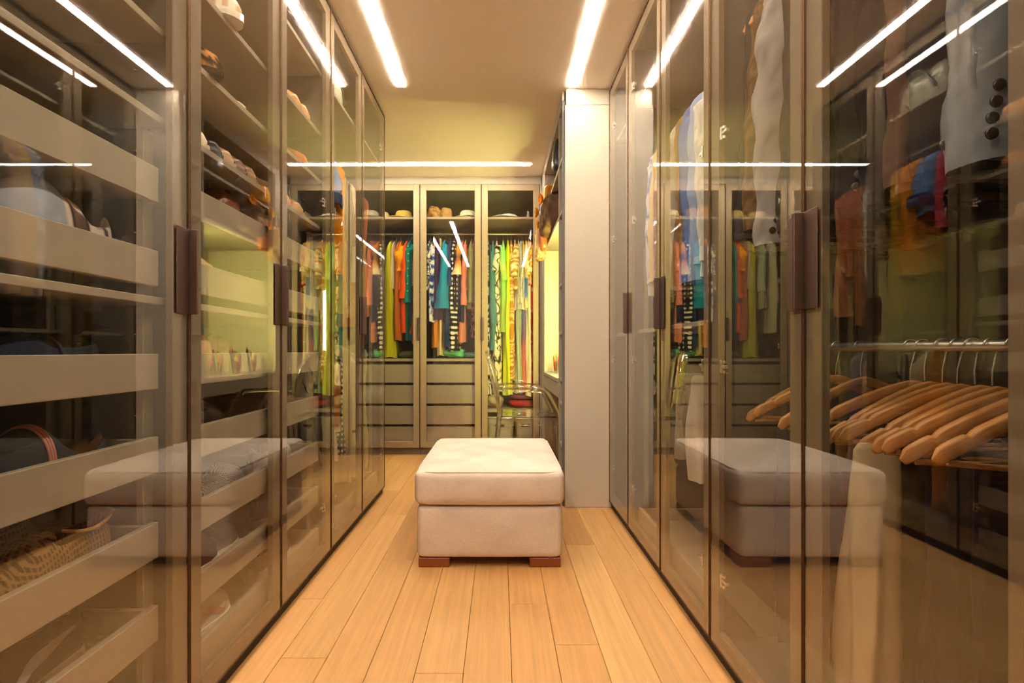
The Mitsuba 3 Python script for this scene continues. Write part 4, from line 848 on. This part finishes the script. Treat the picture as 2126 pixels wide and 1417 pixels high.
bag('dark red clutch bag in the first tray near the far end', (-.93, 2.06, ZT(0)), .08, .18, .12, (110, 34, 44), seed=2)
shoe('pump', 'cream slingback pump in the second tray of the second left wardrobe', (-.92, 1.42, ZT(1)), P_, L=.24, W=.085, toe=.05, heel=.085, up=(226, 196, 146), inn=(210, 180, 130), sole=(214, 184, 136), raise_=.05, mat='m_gloss', pointy=.5)
shoe('pump', 'navy pump at the near end of the second tray', (-.92, 1.31, ZT(1)), 0-PI+.6, L=.22, W=.085, toe=.05, heel=.09, up=(44, 50, 90), inn=(90, 84, 100), sole=(40, 44, 80), raise_=.04, mat='m_gloss')
bag('nude pink clutch with a bow in the third tray', (-.93, 1.44, ZT(2)), .12, .24, .125, (214, 168, 132), handle=False, seed=7, bump=.012)
k = thing('ribbon_bow', 'nude ribbon bow lying against the pink clutch in the third tray', 'ribbon')
put(k, join([move(rbox(.03, .07, .05, .014, 8, puff=(0, .01, .008)), (-.92, 1.585, ZT(2)+.09), .35), move(rbox(.03, .07, .05, .014, 8, puff=(0, .01, .008)), (-.925, 1.635, ZT(2)+.075), -.5)]), 'm_gloss', True, color=lin(200, 150, 116))
for y, rz, lb, c in ((1.36, P_, 'black patent shoe nearest in the fourth tray', (24, 22, 24)), (1.40, P_+.2, 'black patent shoe leaning behind in the fourth tray', (26, 24, 26)), (1.70, N_+.3, 'black patent boot at the middle of the fourth tray', (28, 26, 28))):
    shoe('patent_shoe', lb, (-.92 if rz == P_ else -1.05, y, ZT(3)), rz, L=.27, W=.1, toe=.08, heel=.12, up=c, inn=(40, 34, 32), sole=(20, 20, 20), mat='m_gloss', st=.018)
shoe('flat', 'brown flat in the fourth tray near the far end', (-.92, 1.95, ZT(3)), P_, L=.25, W=.09, toe=.07, heel=.10, up=(120, 80, 54), inn=(140, 100, 70), sole=(60, 44, 36), mat='m_gloss')
shoe('woven_loafer', 'silver-grey woven loafer in the fifth tray', (-.925, 1.46, ZT(4)), P_, L=.29, W=.10, toe=.075, heel=.10, pat=lambda V: np.where((((V[:, 0]/.010) % 1 < .5) ^ (((V[:, 1]+V[:, 2])/.010) % 1 < .5))[:, None], lin(150, 144, 136), lin(48, 42, 38)), res=2, inn=(80, 70, 60), sole=(60, 52, 46))
shoe('woven_loafer', 'dark woven loafer behind the silver-grey one', (-1.06, 1.42, ZT(4)), P_, L=.29, W=.10, toe=.075, heel=.10, up=(74, 66, 60), inn=(80, 70, 60), sole=(60, 52, 46))
sneaker('white and grey sneaker in the fifth tray behind the second door', (-.93, 1.85, ZT(4)), P_, (190, 182, 170))
lug = lambda L, hw, hh, st: laces((150, 140, 130), 4)(L, hw, hh, st)+[('tread', join([hexa(L*(.06+.09*i), L*(.06+.09*i)+.016, s*.052-.006, s*.052+.006, .002, .026) for i in range(10) for s in (-1, 1)]), (226, 220, 208))]
sneaker('black running sneaker with a yellow heel mark in the sixth tray', (-.93, 1.30, ZT(5)), P_, (62, 58, 56), extra=lambda L, hw, hh, st: laces((90, 86, 80))(L, hw, hh, st)+[('tongue_patch', hexa(.42*L, .56*L, -.016, .016, .104, .110), (176, 160, 40))])
sneaker('grey sneaker with a lugged white sole in the sixth tray', (-.94, 1.44, ZT(5)), P_, (120, 110, 100), (214, 206, 194), extra=lug)
sneaker('dark brown sneaker in the sixth tray behind the second door', (-.93, 1.86, ZT(5)), P_, (80, 62, 50), (150, 130, 104))
sneaker('white sneaker with a tan stripe in the lowest tray', (-.925, 1.36, ZT(6)), P_, (220, 210, 194), (236, 230, 220), inn=(120, 100, 80), extra=lambda L, hw, hh, st: laces((226, 220, 208))(L, hw, hh, st)+swoosh((206, 140, 106))(L, hw, hh, st))
sneaker('beige sneaker behind the tan striped one in the lowest tray', (-1.07, 1.40, ZT(6)), P_, (190, 170, 146), (226, 214, 196))
sneaker('taupe sneaker in the lowest tray behind the second door', (-.93, 1.84, ZT(6)), P_, (150, 124, 98), (210, 196, 170))

# ================================================================ bags and makeup at the vanity
def shelfbag(label, loc, w, d, h, col, **kw): bag(label, loc, w, d, h, col, **kw)
VX_ = .40
bag('brown suede slouch bag bulging out over the vanity shelf edge', (.425, 3.84, 1.845), .25, .46, .30, blot([(92, 70, 54), (116, 90, 68), (74, 56, 44)], 26, (.46, .58), 9), mat='m_cloth', seed=11, bump=.05)
bag('textured straw bag with knotted beige trim hanging off the vanity shelf edge', (.338, 4.19, 1.72), .085, .22, .28, blot([(206, 168, 116), (170, 124, 80), (226, 196, 150)], 46, (.46, .58), 3), mat='m_cloth', seed=12, bump=.09, handle=True)
bag('rust leather bag hanging between the straw and suede bags', (.350, 3.99, 1.76), .06, .13, .2, (176, 84, 40), seed=13)
bag('black patent bag on the top shelf of the vanity', (.435, 3.40, 2.169), .17, .15, .24, (22, 22, 26), seed=14, handle=False)
bag('orange bag on the top shelf of the vanity beside the back wardrobe', (.42, 4.10, 2.169), .15, .14, .15, (222, 150, 50), seed=15, handle=False)
def flower(label, loc, c, n=9, R=.045):
    k = thing('fabric_flower', label, 'flower')
    ps = []
    for i in range(n):
        a = i/n*2*PI; p, f = rbox(.05, .034, .012, .0058, 8)
        p = p*np.array([R/.045, R/.045, 1])+np.array([.03*R/.045, 0, 0]); p[:, 2] += .5*p[:, 0]**2/R
        q = turn(p, a, (0, 0, 0)); q = q[:, [2, 0, 1]]*np.array([-1, 1, 1]); ps.append((q+np.array(loc), f))
    part(k, 'petals', join(ps), 'm_cloth', True, color=lin(*c)); b, bf = rbox(.018, .03, .03, .008, 8); part(k, 'heart', (b+np.array(loc)-[.008, 0, 0], bf), 'm_cloth', True, color=lin(120, 60, 20))
flower('orange fabric flower on the near side of the suede bag', (.322, 3.74, 2.10), (222, 120, 30), R=.034)
flower('yellow-orange fabric flower trailing down beside the suede bag', (.312, 4.03, 2.08), (226, 160, 60), R=.034)
flower('amber fabric flower between the straw bag and the rust bag', (.318, 4.0, 1.97), (230, 150, 40), R=.03)
CT = .7785
def cup(label, x, y, r, h):
    k = thing('acrylic_cup', label, 'cup')
    v, f = lathe([(r*.86, 0.001), (r, h), (r*.94, h), (r*.82, .006), (0, .006)], 8)
    put(k, (v+np.array([x, y, CT]), f), 'm_sheet')
BR = []
def brush_proto(hc, bc, r, h, br):
    a = tube([[0, 0, 0], [0, 0, h*.5], [0, 0, h*.72]], [r, r*1.3, r*.9], 8); b = tube([[0, 0, h*.721], [0, 0, h*.86], [0, 0, h]], [r*.9, br, br*.5], 8)
    return mikit.ply(a, 'm_gloss', smooth=True, color=np.tile(lin(*hc), (len(a[0]), 1))), mikit.ply(b, 'm_gloss', smooth=True, color=np.tile(lin(*bc), (len(b[0]), 1)))
PRO = [brush_proto((24, 22, 24), (60, 40, 30), .003, .20, .010), brush_proto((190, 150, 60), (40, 34, 30), .003, .17, .007), brush_proto((30, 90, 150), (20, 60, 120), .005, .14, .005), brush_proto((200, 60, 50), (160, 40, 40), .005, .13, .005), brush_proto((220, 170, 40), (220, 160, 30), .0045, .16, .005), brush_proto((20, 110, 90), (14, 80, 70), .005, .14, .005)]
PN = ['black makeup brush with a brown tip standing in an acrylic cup', 'gold handled makeup brush standing in an acrylic cup', 'blue mascara tube standing in an acrylic cup', 'red lip pencil standing in an acrylic cup', 'yellow makeup pencil standing in an acrylic cup', 'green eyeliner tube standing in an acrylic cup']
for i, (x, y) in enumerate(((.50, 3.50), (.52, 3.66), (.48, 3.82), (.54, 3.96), (.47, 4.06))):
    cup(['acrylic cup of makeup nearest the end panel', 'second acrylic cup of makeup on the vanity', 'third acrylic cup of makeup on the vanity', 'fourth acrylic cup of makeup on the vanity', 'acrylic cup of brushes farthest back on the vanity'][i], x, y, .042, .105)
    for j in range(6):
        a = j/6*2*PI+i; q = (i+j) % 6
        kk = thing('makeup_brush', PN[q].replace('an acrylic cup', ['the acrylic cup nearest the end panel', 'the second acrylic cup', 'the third acrylic cup', 'the fourth acrylic cup', 'the farthest acrylic cup'][i]), 'brush', 'makeup standing in the acrylic cups')
        M = T().translate([x+.019*math.cos(a), y+.019*math.sin(a), CT+.0075]).rotate([-math.sin(a), math.cos(a), 0], 6)
        scene[kk+'__handle'] = {**PRO[q][0], 'to_world': M}; scene[kk+'__tip'] = {**PRO[q][1], 'to_world': M}
k = thing('tray_organiser', 'low clear acrylic organiser beside the cups on the vanity', 'organiser')
put(k, join([hexa(.42, .60, 3.30, 3.304, CT, CT+.07), hexa(.42, .60, 3.42, 3.424, CT, CT+.07), hexa(.42, .424, 3.3045, 3.4195, CT, CT+.07), hexa(.596, .60, 3.3045, 3.4195, CT, CT+.07), hexa(.424, .596, 3.304, 3.42, CT, CT+.004)]), 'm_sheet')
k = thing('perfume_bottle', 'pink trinket on the low shelf behind the end panel', 'trinket')
put(k, lathe([(0, 0), (.02, 0), (.022, .03), (.012, .045), (.012, .06), (0, .062)], 14, (.42, 3.15, .6315)), 'm_gloss', True, color=lin(206, 110, 110))
